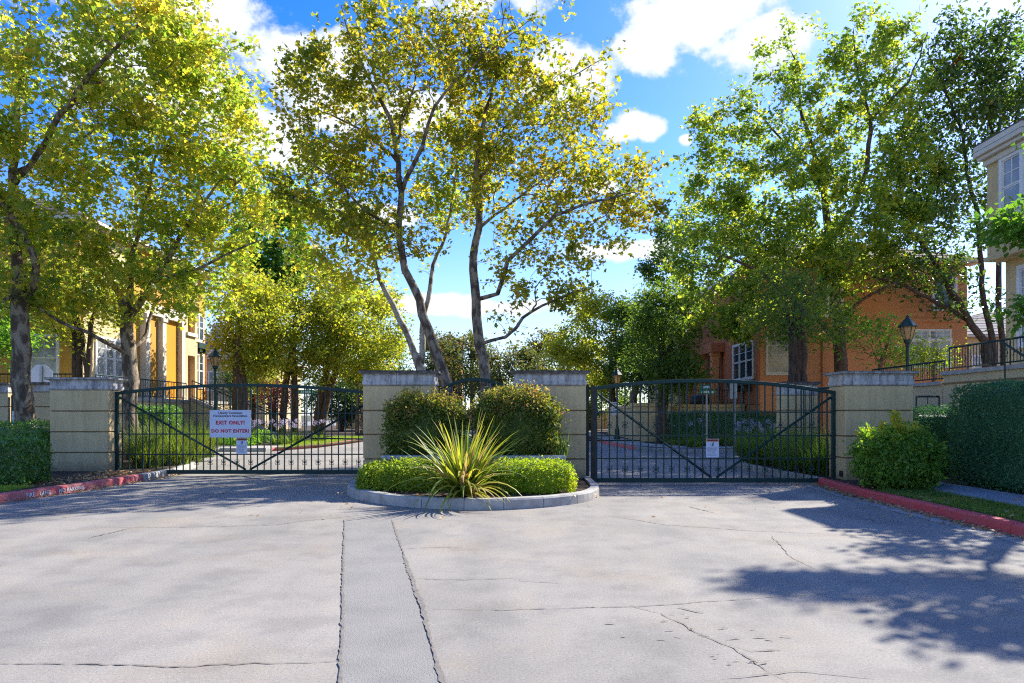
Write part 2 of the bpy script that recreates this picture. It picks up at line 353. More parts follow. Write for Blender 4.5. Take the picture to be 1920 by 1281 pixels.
LF['limetip'] = leafmat('lime shoot', [(.0, (.2, .24, .02)), (1, (.32, .28, .03))], .5, (1.4, 1.3, .5))
LF['strap'] = leafmat('strap leaf', [(.0, (.03, .075, .015)), (.5, (.07, .12, .018)), (1, (.15, .18, .03))], .4, (1.4, 1.4, .5), cscale=1.5)
LF['straw'] = leafmat('tawny grass leaf', [(.0, (.025, .06, .012)), (.45, (.06, .105, .015)), (.8, (.15, .16, .03)), (1, (.28, .2, .07))], .45, (1.4, 1.35, .5), cscale=1.5)  # blade's own colours, dark green through to tawny straw
LF['flax'] = leafmat('flax leaf', [(.0, (.11, .16, .02)), (.45, (.22, .25, .025)), (.8, (.33, .27, .03)), (1, (.34, .17, .04))], .35, (1.35, 1.25, .5), cscale=1.5)
LF['flaxedge'] = leafmat('green flax leaf', [(.0, (.05, .10, .02)), (1, (.12, .17, .025))], .35, (1.35, 1.3, .5))
LF['flaxdry'] = leafmat('dry flax leaf', [(.0, (.30, .19, .07)), (1, (.36, .25, .12))], .3, (1.2, 1.1, .8))
LF['grass'] = leafmat('lawn blade', [(.0, (.04, .09, .015)), (.6, (.085, .14, .02)), (.9, (.19, .18, .05)), (1, (.28, .22, .10))], .4, (1.4, 1.4, .5), cscale=1.2, mixr=.5)
LF['lawn'] = leafmat('bright lawn blade', [(.0, (.08, .15, .015)), (1, (.2, .26, .025))], .45, (1.4, 1.4, .5))
LF['flower'] = leafmat('lilac petal', [(.0, (.26, .22, .46)), (1, (.46, .40, .66))], .4, (1.1, 1, 1.2))
LF['litter'] = leafmat('fallen leaf', [(.0, (.16, .09, .04)), (.5, (.28, .17, .08)), (1, (.36, .25, .12))], .2, (1.2, 1, .7))
LF['palm'] = leafmat('palm leaf', [(.0, (.04, .06, .02)), (1, (.09, .10, .04))], .3)

# ------------------------------------------------------------------ foliage
T_MAPLE = (np.array([(0, 0, 0), (.36, -.04, .02), (.27, .2, .03), (.60, .42, .07), (.22, .54, .03), (0, 1, -.05), (-.22, .54, .03), (-.60, .42, .07), (-.27, .2, .03), (-.36, -.04, .02)], float),
           np.array([(0, 1, 2, 3, 4, 5), (5, 6, 7, 8, 9, 0)]))
T_OVAL = (np.array([(0, 0, 0), (.27, .42, .06), (0, 1, -.06), (-.27, .42, .06)], float), np.array([(0, 1, 2), (0, 2, 3)]))
T_LONG = (np.array([(0, 0, 0), (.15, .4, .04), (0, 1, -.1), (-.15, .4, .04)], float), np.array([(0, 1, 2), (0, 2, 3)]))
def unit(v): return v / np.maximum(np.linalg.norm(v, axis=1, keepdims=True), 1e-9)
def leaves(name, pos, size, mat, parent, rng, tmpl=T_MAPLE, nrm=None, wn_=.8, droop=.35, kind='stuff'):
    n = len(pos)
    if nrm is None: nrm = np.tile(np.array([0, 0, 1.0]), (n, 1))
    N_ = unit(unit(rng.normal(size=(n, 3))) + nrm * wn_)
    D = rng.normal(size=(n, 3)); D[:, 2] -= droop
    D = unit(D - (D * N_).sum(1, keepdims=True) * N_); S_ = np.cross(D, N_)
    sz = size * rng.uniform(.5, 1.28, n)
    T, Fc = tmpl; k = len(T)
    V = pos[:, None, :] + sz[:, None, None] * (T[None, :, 0:1] * S_[:, None, :] + T[None, :, 1:2] * D[:, None, :] + T[None, :, 2:3] * N_[:, None, :])
    faces = (np.arange(n) * k)[:, None, None] + Fc[None]
    return link(name, arr_mesh(name, V.reshape(-1, 3), Fc.shape[1], mat, OFF[parent.name] if parent is not None else (0, 0, 0), n * len(Fc), faces.reshape(-1, Fc.shape[1])), parent, kind=kind)

def grow(stems, att, rng, seg=.4):
    """skeleton: given stems, then one branch to every attractor point"""
    pos, par, fix = [], [], []
    for si, st in enumerate(stems):
        pts = [Vector(p[:3]) for p in st]; rd = [p[3] for p in st]
        prev = -1
        if si > 0:
            A = np.array(pos); prev = int(np.argmin(((A - np.array(pts[0])) ** 2).sum(1)))
            if (Vector(pos[prev]) - pts[0]).length > 1.0 and st[0][2] < 1.0: prev = -1
            elif prev >= 0: pts[0] = Vector(pos[prev])
        for i in range(len(pts)):
            if i == 0:
                pos.append(tuple(pts[0])); par.append(prev); fix.append(rd[0]); prev = len(pos) - 1; continue
            d = (pts[i] - pts[i - 1]).length; n = max(1, int(round(d / seg)))
            for k in range(1, n + 1):
                t = k / n; q = pts[i - 1].lerp(pts[i], t)
                j = .03 * (1 if k < n else 0)
                pos.append((q.x + rng.normal() * j, q.y + rng.normal() * j, q.z)); par.append(prev)
                fix.append(rd[i - 1] + (rd[i] - rd[i - 1]) * t); prev = len(pos) - 1
    cap = len(pos) + len(att) * 14
    A = np.full((cap, 3), 1e6); A[:len(pos)] = pos; n0 = len(pos)
    zmin = np.zeros(cap)
    att = np.array(att)
    dd = np.array([np.min(((A[:n0] - a) ** 2).sum(1)) for a in att]); order = np.argsort(dd)
    n = n0; par = par + [0] * (cap - n0); rad = np.zeros(cap); rad[:n0] = fix
    lowstem = A[:n0, 2] < 1.6
    pen = np.zeros(cap); pen[:n0][lowstem] = 3.0
    for ai in order:
        a = att[ai]
        d = np.sqrt(((A[:n] - a) ** 2).sum(1))
        cost = d + .55 * np.maximum(0, A[:n, 2] - a[2] + .15 * d) + pen[:n]
        b = int(np.argmin(cost)); p0 = A[b]; D = d[b]
        if D < .05: continue
        pb = par[b]; t0 = (p0 - A[pb]) if pb >= 0 else np.array([0, 0, 1.0]); t0 = t0 / max(np.linalg.norm(t0), 1e-6)
        dirv = (a - p0) / D
        p1 = p0 + (t0 * .35 + dirv * .65 + np.array([0, 0, .15])) * D * .5
        m = min(13, max(2, int(math.ceil(D / seg)))); prev = b
        for k in range(1, m + 1):
            t = k / m
            q = (1 - t) ** 2 * p0 + 2 * t * (1 - t) * p1 + t * t * a
            if k < m: q = q + rng.normal(size=3) * .05 * min(D, 1.5)
            A[n] = q; par[n] = prev; prev = n; n += 1
    A = A[:n]; par = np.array(par[:n]); acc = np.zeros(n); r = np.zeros(n); r[:n0] = rad[:n0]
    for i in range(n - 1, -1, -1):
        if i >= n0: r[i] = max(acc[i], .0065 ** 2.1) ** (1 / 2.1) if acc[i] > 0 else .0065
        if par[i] >= 0: acc[par[i]] += r[i] ** 2.1
    for i in range(n0, n): r[i] = min(r[i], r[par[i]] * .92)
    return A, par, r, n0
def skeleton_mesh(A, par, r, cut):
    kids = [[] for _ in range(len(A))]
    roots = []
    for i, p in enumerate(par):
        if p >= 0: kids[p].append(i)
        else: roots.append(i)
    big, small = MB(), MB()
    starts = [(None, x) for x in roots]
    while starts:
        pr, i = starts.pop(); ch = [] if pr is None else [pr]
        rr = [] if pr is None else [min(r[i] * 1.05, r[pr])]
        while True:
            ch.append(i); rr.append(r[i])
            if not kids[i]: break
            ks = sorted(kids[i], key=lambda k: -r[k])
            for k in ks[1:]: starts.append((i, k))
            i = ks[0]
        if len(ch) < 2: continue
        mxr = max(rr); n = 9 if mxr > .1 else 6 if mxr > .035 else 4 if mxr > .012 else 3
        (big if mxr > cut else small).tube([A[k] for k in ch], rr, n, cap=mxr > .03)
    return big, small
TREES = 'trees round the entrance'
def sample_crown(crown, Y, rng, dens=1.0):
    out = []
    for (px, py, rpx, rpy, dY, rY, n) in crown:
        Yc = Y + dY; c = np.array(P(px, py, Yc)); rad = np.array([rpx / F * Yc, rY, rpy / F * Yc])
        v = unit(rng.normal(size=(int(n * dens), 3))) * (rng.uniform(0, 1, (int(n * dens), 1)) ** (1 / 2.4))
        out.append(c + v * rad)
    return np.vstack(out)
def tree(name, label, cat, Y, base, stems, crown, leaf, lsize, nleaf, bark, seed, zg=0.0, tmpl=T_MAPLE, spread=.2, seg=.4, group=TREES, cut=.045, wn_=.8, stemw=None, clear=None, bare=0.0, fine=1.0):
    """stems: lists of (px, py, radius[, dY]) in picture coordinates read at distance Y; base: (px, radius)"""
    rng = np.random.default_rng(seed); lsize *= fine; nleaf = int(nleaf / fine ** 1.6)
    root = thing(name, label, cat, (XP(base[0], Y), Y, zg), group)
    ws = []
    for i, st in enumerate(stems):
        w = []
        for s_ in st:
            yy = Y + (s_[3] if len(s_) > 3 else 0); p = P(s_[0], s_[1], yy); w.append((p.x, p.y, p.z, s_[2]))
        if i == 0 or (stemw and i in stemw):
            bx = base[0] if i == 0 else stemw[i]
            b0 = (XP(bx, Y), Y, zg - .05, base[1] * 1.25); b1 = (XP(bx, Y) * .9 + w[0][0] * .1, Y, zg + .25, base[1])
            w = [b0, b1] + [q for q in w if q[2] > zg + .3]
        ws.append(w)
    att = sample_crown(crown, Y, rng)
    A, par, r, n0 = grow(ws, att, rng, seg)
    big, small = skeleton_mesh(A, par, r, cut)
    big.build('trunk', bark, root, smooth=True)
    if small.v: small.build('branches', bark, root, smooth=True, kind='stuff')
    tw = np.where((r < .016) & (np.arange(len(A)) >= n0))[0]
    if bare: tw = tw[(A[tw, 2] < np.quantile(A[tw, 2], .9)) | (rng.uniform(size=len(tw)) > bare)]
    q = A[tw]; cl = np.sin(q[:, 0] * 2.9 + seed) * np.sin(q[:, 1] * 2.7 + 2 * seed) + np.sin(q[:, 2] * 3.3 + q[:, 0] * 1.1 + seed) * .8
    w = np.exp(.75 * cl) / (r[tw] + .004); w /= w.sum()
    pick = rng.choice(tw, nleaf, p=w)
    pos = A[pick] + rng.normal(size=(nleaf, 3)) * spread * np.array([1, 1, .8])
    if clear is not None: pos = pos[clear(pos)]
    leaves('crown', pos, lsize, leaf, root, rng, tmpl, wn_=wn_)
    return root

def box_surface(b, n, r, rng, bottom=False):
    x0, x1, y0, y1, z0, z1 = b
    ar = [(x1 - x0) * (y1 - y0)] + [(x1 - x0) * (z1 - z0)] * 2 + [(y1 - y0) * (z1 - z0)] * 2
    f = rng.choice(5, n, p=np.array(ar) / sum(ar)); u = rng.uniform(size=(n, 3))
    p = np.array([x0, y0, z0]) + u * np.array([x1 - x0, y1 - y0, z1 - z0])
    p[f == 0, 2] = z1; p[f == 1, 1] = y0; p[f == 2, 1] = y1; p[f == 3, 0] = x0; p[f == 4, 0] = x1
    lo = np.array([x0 + r, y0 + r, z0 - 1]); hi = np.array([x1 - r, y1 - r, z1 - r])
    q = np.clip(p, lo, hi); d = p - q; dn = np.linalg.norm(d, axis=1, keepdims=True)
    nrm = d / np.maximum(dn, 1e-6)
    return q + nrm * r, nrm
def bumps(p, s, amp, seed=0):
    return amp * (np.sin(p[:, 0] * s + seed) * np.sin(p[:, 1] * s * 1.2 + 1.7 * seed) + .6 * np.sin(p[:, 2] * s * 1.7 + p[:, 0] * s * .7 + seed))
def hedge(name, label, b, r, leaf, lsize, n, seed, rough=.04, group=None, cat='hedge', tmpl=T_OVAL, lump=.03):
    rng = np.random.default_rng(seed)
    root = thing(name, label, cat, ((b[0] + b[1]) / 2, (b[2] + b[3]) / 2, b[4]), group)
    p, nr = box_surface(b, n, r, rng)
    p = p + nr * (rng.normal(size=(n, 1)) * rough + bumps(p, 3.5, lump, seed)[:, None])
    leaves('foliage', p, lsize, leaf, root, rng, tmpl, nrm=nr, wn_=.7, droop=.1)
    i = .07 + rough
    MB().box(b[0] + i, b[1] - i, b[2] + i, b[3] - i, b[4], b[5] - i).build('inner_foliage', leaf, root, bevel=min(r * .8, .2))
    return root
def bush(name, label, c, rad, leaf, lsize, n, seed, cat='shrub', tmpl=T_OVAL, rough=.08, lump=.07, tips=None, ntip=0, tipsize=None, zbot=None, group=None, power=1.0, core=.8):
    rng = np.random.default_rng(seed)
    zb = zbot if zbot is not None else c[2] - rad[2]
    root = thing(name, label, cat, (c[0], c[1], zb), group)
    d = unit(rng.normal(size=(n, 3)))
    e = np.sign(d) * np.abs(d) ** power
    s_ = (1 + rng.normal(size=(n, 1)) * rough + bumps(d * 2, 3.2, lump / .5, seed)[:, None] * .5) * rng.uniform(.8, 1.03, (n, 1))
    p = np.array(c) + e * np.array(rad) * s_
    k = p[:, 2] > zb + .02
    leaves('foliage', p[k], lsize, leaf, root, rng, tmpl, nrm=d[k], wn_=.6, droop=.15)
    m = MB(); prof = [(math.cos(a) ** power * core, math.sin(a)) for a in np.linspace(-1.2, 1.45, 9)]
    nn = 14; bidx = len(m.v)
    for (pr, pz) in prof:
        for q in range(nn):
            th = 2 * math.pi * q / nn; cx, cy = math.cos(th), math.sin(th)
            cx = math.copysign(abs(cx) ** power, cx); cy = math.copysign(abs(cy) ** power, cy)
            m.v.append((c[0] + rad[0] * pr * cx, c[1] + rad[1] * pr * cy, max(zb, c[2] + rad[2] * core * pz)))
    for i in range(len(prof) - 1):
        for q in range(nn):
            m.f.append((i * nn + q, i * nn + (q + 1) % nn, (i + 1) * nn + (q + 1) % nn, (i + 1) * nn + q))
    m.f.append(tuple(range((len(prof) - 1) * nn, len(prof) * nn)))
    m.build('inner_foliage', leaf, root, smooth=True)
    if tips:
        mt = MB(); tp = []
        for _ in range(ntip):
            a = unit(rng.normal(size=(1, 3)))[0]; a[2] = abs(a[2]) * 1.2 + .15; a = a / np.linalg.norm(a)
            e = np.sign(a) * np.abs(a) ** power
            p0 = np.array(c) + e * np.array(rad) * .85; ln = rng.uniform(.12, .34)
            dr = a * .6 + np.array([0, 0, .8]) + rng.normal(size=3) * .25; dr = dr / np.linalg.norm(dr)
            p1 = p0 + dr * ln; mt.tube([p0, (p0 + p1) / 2 + rng.normal(size=3) * .01, p1], [.004, .003, .002], 3, cap=False)
            for t in np.linspace(.3, 1, 6):
                for _k in range(2): tp.append(p0 + (p1 - p0) * t + rng.normal(size=3) * .02)
        mt.build('twigs', M['barkbrown'], root, kind='stuff')
        leaves('young_shoots', np.array(tp), tipsize or lsize, tips, root, rng, tmpl, wn_=.4)
    return root
def blade_arr(base, az, length, lean, curl, width, seg=5):
    """arching strap leaves: arrays of n -> verts (n, 2*(seg+1), 3)"""
    n = len(base); h = np.stack([np.cos(az), np.sin(az), np.zeros(n)], 1); s_ = np.stack([-np.sin(az), np.cos(az), np.zeros(n)], 1)
    out = np.zeros((n, 2 * (seg + 1), 3)); p = base.copy(); ang = lean.copy()
    for k in range(seg + 1):
        t = k / seg; w = width * (.55 + .45 * math.sin(math.pi * min(1, t * 1.3 + .15))) * (1 - t ** 4) if k < seg else width * .03
        w = np.asarray(w) * np.ones(n)
        out[:, 2 * k] = p - s_ * w[:, None] / 2; out[:, 2 * k + 1] = p + s_ * w[:, None] / 2
        p = p + (h * np.sin(ang)[:, None] + np.array([0, 0, 1.0]) * np.cos(ang)[:, None]) * (length / seg)[:, None]
        ang = ang + curl / seg
    return out
def blades_obj(name, V, mat, parent, kind='stuff'):
    n, m, _ = V.shape; seg = m // 2 - 1
    f = np.array([(2 * k, 2 * k + 1, 2 * k + 3, 2 * k + 2) for k in range(seg)])
    faces = (np.arange(n) * m)[:, None, None] + f[None]
    return link(name, arr_mesh(name, V.reshape(-1, 3), 4, mat, OFF[parent.name] if parent is not None else (0, 0, 0), n * seg, faces.reshape(-1, 4)), parent, kind=kind)
def strap_clump(name, label, c, rxy, n, length, mat, seed, cat='plant', group=None, lean=(.05, .7), curl=(.3, 1.4), width=.02, flowers=0, fz=.9):
    rng = np.random.default_rng(seed); root = thing(name, label, cat, c, group)
    u = rng.uniform(0, 1, n) ** .6; th = rng.uniform(0, 2 * math.pi, n)
    base = np.stack([c[0] + rxy[0] * u * np.cos(th), c[1] + rxy[1] * u * np.sin(th), np.full(n, c[2])], 1)
    V = blade_arr(base, th + rng.normal(size=n) * .7, length * rng.uniform(.6, 1.15, n), rng.uniform(*lean, n), rng.uniform(*curl, n), width, 5)
    blades_obj('leaf_clump', V, mat, root)
    for _ in range(flowers):
        a = rng.uniform(0, 2 * math.pi); q = rng.uniform(0, .9) ** .5
        p0 = Vector((c[0] + rxy[0] * q * math.cos(a), c[1] + rxy[1] * q * math.sin(a), c[2])); z = fz * rng.uniform(.8, 1.15)
        p1 = p0 + Vector((rng.normal() * .08, rng.normal() * .08, z))
        st = MB().tube([p0, (p0 + p1) / 2, p1], .008, 4).build('flower_stalk', LF['strap'], root)
        pp = np.array(p1) + unit(rng.normal(size=(60, 3))) * .085
        leaves('flower_head', pp, .055, LF['flower'], st, rng, T_LONG, nrm=unit(pp - np.array(p1)), wn_=1.5, kind='stuff')
    return root
def grass(name, rects, n, mat, seed, h=.06, z=.15):
    rng = np.random.default_rng(seed); ps = []
    tot = sum((r[1] - r[0]) * (r[3] - r[2]) for r in rects)
    for x0, x1, y0, y1 in rects:
        k = int(n * (x1 - x0) * (y1 - y0) / tot)
        ps.append(np.stack([rng.uniform(x0, x1, k), rng.uniform(y0, y1, k), np.full(k, z)], 1))
    p = np.vstack(ps); k = len(p)
    V = blade_arr(p, rng.uniform(0, 6.28, k), h * rng.uniform(.5, 1.3, k), rng.uniform(0, .5, k), rng.uniform(.2, 1, k), .006, 2)
    return blades_obj(name, V, mat, None)

# ------------------------------------------------------------------ text
def text(s, size, name, mat, parent, o, u, bold=.0, align='CENTER', up=(0, 0, 1), sx=1.0, depth=.001, vcentre=True):
    """flat lettering: o = anchor, u = reading direction (world), up = letter up"""
    cu = bpy.data.curves.new(name, 'FONT'); cu.body = s; cu.size = size; cu.align_x = align; cu.align_y = 'CENTER'
    cu.offset = bold * size; cu.extrude = depth; cu.resolution_u = 2; cu.space_character = 1.02 + bold * 2
    t = bpy.data.objects.new(name, cu); C.objects.link(t)
    bpy.context.view_layer.update()
    me = bpy.data.meshes.new_from_object(t.evaluated_get(bpy.context.evaluated_depsgraph_get()))
    bpy.data.objects.remove(t); bpy.data.curves.remove(cu)
    u = Vector(u).normalized(); up = Vector(up).normalized(); n = u.cross(up)
    mt = Matrix((u * sx, up, n)).transposed().to_4x4(); mt.translation = Vector(o) - OFF[parent.name]
    me.transform(mt); me.materials.clear(); me.materials.append(mat)
    return link(name, me, parent)

# ================================================================== THE SETTING
def struct(name, mb, mat, **k): return mb.build(name, mat, None, kind='structure', **k)
struct('ground', MB().add([(-900, -60, -.05), (900, -60, -.05), (900, 1500, -.05), (-900, 1500, -.05)], [(0, 1, 2, 3)]), M['dirt'])
struct('road', MB().add([(-45, -12, 0), (45, -12, 0), (45, 170, 0), (-45, 170, 0)], [(0, 1, 2, 3)]), M['asphalt'])
LK = [(-8.6, 2), (-8.55, 8), (-8.5, 11.3), (-8.3, 13), (-8.2, 15.2), (-8.3, 17), (-8.8, 19), (-9.6, 20.8), (-11, 23.5), (-12.3, 26), (-11.6, 27.1), (-9.8, 27.2), (-8.8, 30), (-8.35, 34), (-8.1, 40), (-8, 85)]
RK = [(6.1, 2), (6.1, 8), (6.15, 10.6), (6.22, 12.4), (6.4, 14.3), (6.32, 16.5), (6.25, 18.6), (6.6, 19.8), (7.6, 20.8), (9.5, 21.3), (14, 21.5), (44, 21.6)]
FK = [(4.3, 85), (4.5, 38), (4.75, 33), (5.05, 29), (5.5, 27.4), (6.6, 26.6), (9, 26.3), (14, 26.1), (44, 26)]
def inset(pts, d):
    out = []
    for i, p in enumerate(pts):
        a, b = pts[max(i - 1, 0)], pts[min(i + 1, len(pts) - 1)]
        t = Vector((b[0] - a[0], b[1] - a[1])).normalized(); out.append((p[0] - t.y * d, p[1] + t.x * d))
    return out
struct('left_verge', MB().prism(inset(LK, .15) + [(-60, 85), (-60, 2)], -.04, .14), M['soil'])
struct('right_verge', MB().prism(inset(RK, -.15) + [(44, 2)], -.04, .14), M['soil'])
struct('far_verge', MB().prism(inset(FK, .15) + [(44, 85)], -.04, .14), M['soil'])
def resample(pts, step):
    out = [Vector(pts[0])]
    for a, b in zip(pts[:-1], pts[1:]):
        a, b = Vector(a), Vector(b); n = max(1, int(round((b - a).length / step)))
        out += [a.lerp(b, k / n) for k in range(1, n + 1)]
    return out
def smooth2(pts, it=2):
    pts = [Vector(p) for p in pts]
    for _ in range(it):
        q = [pts[0]]
        for a, b in zip(pts[:-1], pts[1:]): q += [a.lerp(b, .25), a.lerp(b, .75)]
        pts = q + [pts[-1]]
    return pts
def kerb(pts, side, piece, mats, h=.15, w=.15, closed=False, gap=.006):
    """cast kerb laid in lengths; mats: function of the middle point -> material"""
    root = thing('kerb', None, None); root['kind'] = 'structure'
    pts = resample(pts, piece / 4)
    for i in range(0, len(pts) - 1, 4):
        seg = pts[i:i + 5]
        if len(seg) < 2: continue
        m = MB(); jit = random.uniform(-.004, .004)
        for k, p in enumerate(seg):
            a = pts[max(i + k - 1, 0)]; b = pts[min(i + k + 1, len(pts) - 1)]
            t = (b - a).normalized(); n = Vector((-t.y, t.x)) * side; q = p.copy()
            if k == 0: q += t * gap
            if k == len(seg) - 1: q -= t * gap
            for (o, z) in ((0, -.03), (.012, h - .03 + jit), (.035, h - .004 + jit), (.06, h + jit), (w, h + jit), (w, -.03)):
                m.v.append((q.x + n.x * o, q.y + n.y * o, z))
        L_ = len(seg)
        for k in range(L_ - 1):
            for j in range(6):
                f = (k * 6 + j, k * 6 + (j + 1) % 6, (k + 1) * 6 + (j + 1) % 6, (k + 1) * 6 + j)
                m.f.append(f if side < 0 else f[::-1])
        m.f.append(tuple(range(6))); m.f.append(tuple(range((L_ - 1) * 6, L_ * 6))[::-1])
        mid = seg[len(seg) // 2]
        m.build('kerb_segment', mats(mid), root)
    return root
random.seed(4)
kerb(LK[:-1], 1, 1.5, lambda p: M['redfade'] if p.y < 15.4 else (M['redfade'] if p.y > 27.15 and p.x > -10.0 else M['concrete']))
kerb(RK[:-1], -1, 1.6, lambda p: M['red'] if p.y < 14.2 else M['kerbgrey'])
kerb(FK[1:-1], 1, 1.6, lambda p: M['redfade'] if p.y > 27.9 else M['kerbgrey'])
# island
IS = [(-3.35, 22.5), (-3.3, 17), (-3.18, 14.6), (-3.22, 13.5), (-3.05, 12.5), (-2.6, 11.65), (-1.9, 11.0), (-1.15, 10.62), (-.5, 10.52), (.1, 10.62), (.75, 10.95), (1.3, 11.5), (1.58, 12.2), (1.66, 13.0), (1.66, 14.6), (1.72, 17), (1.75, 22.5)]
isp = smooth2(IS, 2)
kerb([tuple(p) for p in isp], 1, 2.6, lambda p: M['concrete'], h=.17, w=.17, gap=.005)
struct('island_bed', MB().prism([tuple(p) for p in resample([tuple(q) for q in isp], 2)][:0] + inset([tuple(p) for p in isp], .16), -.04, .13), M['soil'])
# sidewalks
struct('right_sidewalk', MB().prism([(7.3, 2), (8.4, 2), (8.4, 14.6), (9.4, 17), (9.4, 20.5), (8.3, 20.5), (8.3, 17.2), (7.35, 15.2)], .10, .155), M['walk'])
struct('far_left_sidewalk', MB().prism([(-12.9, 27.4), (-10.0, 27.4), (-9.2, 29.2), (-13.2, 29.4)], .10, .15), M['concrete'])
struct('far_right_sidewalk', MB().prism([(4.75, 60), (4.95, 33), (5.3, 29.6), (6.3, 27.6), (9, 27), (40, 26.8), (40, 28.3), (9, 28.5), (7.2, 29), (6.3, 32), (6.1, 60)], .10, .15), M['concrete'])
# turf and lawn
struct('right_lawn', MB().prism([(6.28, 2), (7.29, 2), (7.29, 11.8), (6.4, 11.8)], .10, .146), M['turf'])
struct('far_left_lawn', MB().prism([(-9.55, 27.6), (-8.6, 30.3), (-8.2, 34), (-8, 40), (-10.8, 40), (-10.6, 33), (-10.2, 29.3)], .10, .146), M['turf'])
struct('left_lawn', MB().prism([(-14, 10), (-8.74, 10), (-8.66, 12), (-9, 12.9), (-14, 12.9)], .10, .146), M['turf'])
# trench patch down the middle of the road, its sealed joints and the cracks
a, b, c, d = G(645, 975), G(735, 975), G(825, 1281), G(635, 1281)
k = 1.6
d2 = a + (d - a) * k; c2 = b + (c - b) * k
struct('trench_patch', MB().add([(p.x, p.y, .004) for p in (d2, c2, b, a)], [(0, 1, 2, 3)]), M['patch'])
def ribbon(mb, pts, w, seed, z=.006, jit=.28, step=.04, fine=.0028):
    rng = np.random.default_rng(seed); P_ = resample([(p[0], p[1]) for p in pts], step); n = len(P_); b0 = len(mb.v)
    wob = np.cumsum(rng.normal(size=n)) * fine; wob -= np.linspace(wob[0], wob[-1], n)
    for i, p in enumerate(P_):
        t = (P_[min(i + 1, n - 1)] - P_[max(i - 1, 0)]).normalized(); nn = Vector((-t.y, t.x)); q = p + nn * wob[i]
        taper = min(1, .25 + 4 * min(i, n - 1 - i) / n)
        for s_ in (-1, 1):
            e = q + nn * s_ * w * .5 * taper * (1 + jit * rng.normal()); mb.v.append((e.x, e.y, z))
    for i in range(n - 1): mb.f.append((b0 + 2 * i, b0 + 2 * i + 2, b0 + 2 * i + 3, b0 + 2 * i + 1))
def g2(l): return [tuple(G(*p)[:2]) for p in l]
m = MB(); ribbon(m, [tuple(a[:2]), tuple(d2[:2])], .018, 1, .008, .35); struct('patch_joint', m, M['tar'])
m = MB(); ribbon(m, [tuple(b[:2]), tuple(G(757, 1035)[:2])], .024, 2, .008, .35); ribbon(m, g2([(757, 1035), (775, 1100), (795, 1160), (812, 1220)]), .036, 3, .0084, .3)
ribbon(m, [tuple(G(810, 1215)[:2]), tuple(c2[:2])], .044, 4, .0088, .25); struct('patch_joint', m, M['tar'])
cr = [([(-60, 1248), (160, 1247), (330, 1250), (480, 1243), (640, 1240)], .016), ([(812, 1143), (1000, 1144), (1210, 1139), (1330, 1129), (1480, 1117), (1560, 1113)], .012),
      ([(1180, 1135), (1240, 1150), (1290, 1180), (1375, 1215), (1430, 1254), (1480, 1281)], .011), ([(778, 1085), (870, 1088), (965, 1085)], .012), ([(752, 1029), (830, 1026), (870, 1028)], .012),
      ([(1448, 1005), (1465, 1028), (1490, 1048), (1530, 1068)], .014), ([(1140, 968), (1250, 984), (1420, 996), (1560, 1002)], .018), ([(170, 990), (350, 988), (520, 985), (580, 976), (690, 968)], .014),
      ([(1290, 950), (1340, 962)], .03), ([(1380, 1213), (1410, 1222), (1470, 1219)], .012), ([(1270, 1140), (1320, 1150)], .02), ([(1350, 1274), (1500, 1262), (1640, 1273)], .012), ([(165, 1010), (250, 990)], .02), ([(960, 1088), (1060, 1095)], .009)]
m = MB()
for i, (pl, w) in enumerate(cr): ribbon(m, g2(pl), w * .72, 20 + i, .0048 + .0003 * i, .5, .04, .006)
struct('road_cracks', m, M['tar'])
rng = np.random.default_rng(8)      # broken edges round the alligatored crack
m = MB()
for i in range(34):
    q = G(1230 + rng.normal() * 55 + i * 5, 1130 + abs(rng.normal()) * 30 + i * 2.6); an = rng.uniform(-.6, .6); l = rng.uniform(.02, .09)
    ribbon(m, [(q.x, q.y), (q.x + l * math.cos(an), q.y + l * math.sin(an))], .012, 60 + i, .0095 + .00005 * i, .4, .02, .004)
struct('crumbled_cracks', m, M['tar'])
# gutter pan beside the red kerbs
m = MB(); q = inset(RK[:5], .0); w = inset(RK[:5], .33)
for i in range(4): m.add([(q[i][0], q[i][1], .003), (q[i + 1][0], q[i + 1][1], .003), (w[i + 1][0], w[i + 1][1], .003), (w[i][0], w[i][1], .003)], [(0, 1, 2, 3)])
struct('gutter', m, M['kerbgrey'])

# ================================================================== GATE PILLARS
def cap_profile(root, x0, x1, y0, y1, z0, z1, splits, o=.065):
    """cast stone cap: bead, fascia, cove and lip, in lengths with open joints"""
    h = z1 - z0
    prof = [(-.02, 0), (.0, .0), (.02, .03 * h / .3), (.02, .09), (.0, .10), (.0, h * .68), (.02, h * .76), (o, h * .84), (o + .02, h * .86), (o + .02, h), (-.02, h)]
    xs = [x0] + [x0 + (x1 - x0) * s_ for s_ in splits] + [x1]
    for i in range(len(xs) - 1):
        a, b = xs[i] + (.004 if i else 0), xs[i + 1] - (.004 if i < len(xs) - 2 else 0); m = MB()
        for (e, z) in prof:
            l = a - e if i == 0 else a; r_ = b + e if i == len(xs) - 2 else b
            m.v += [(l, y0 - e, z0 + z), (r_, y0 - e, z0 + z), (r_, y1 + e, z0 + z), (l, y1 + e, z0 + z)]
        for k in range(len(prof) - 1):
            for j in range(4): m.f.append((k * 4 + j, k * 4 + (j + 1) % 4, k * 4 + 4 + (j + 1) % 4, k * 4 + 4 + j))
        m.f.append((3, 2, 1, 0)); n = (len(prof) - 1) * 4; m.f.append((n, n + 1, n + 2, n + 3))
        m.build('cap_stone', M['cap'], root)
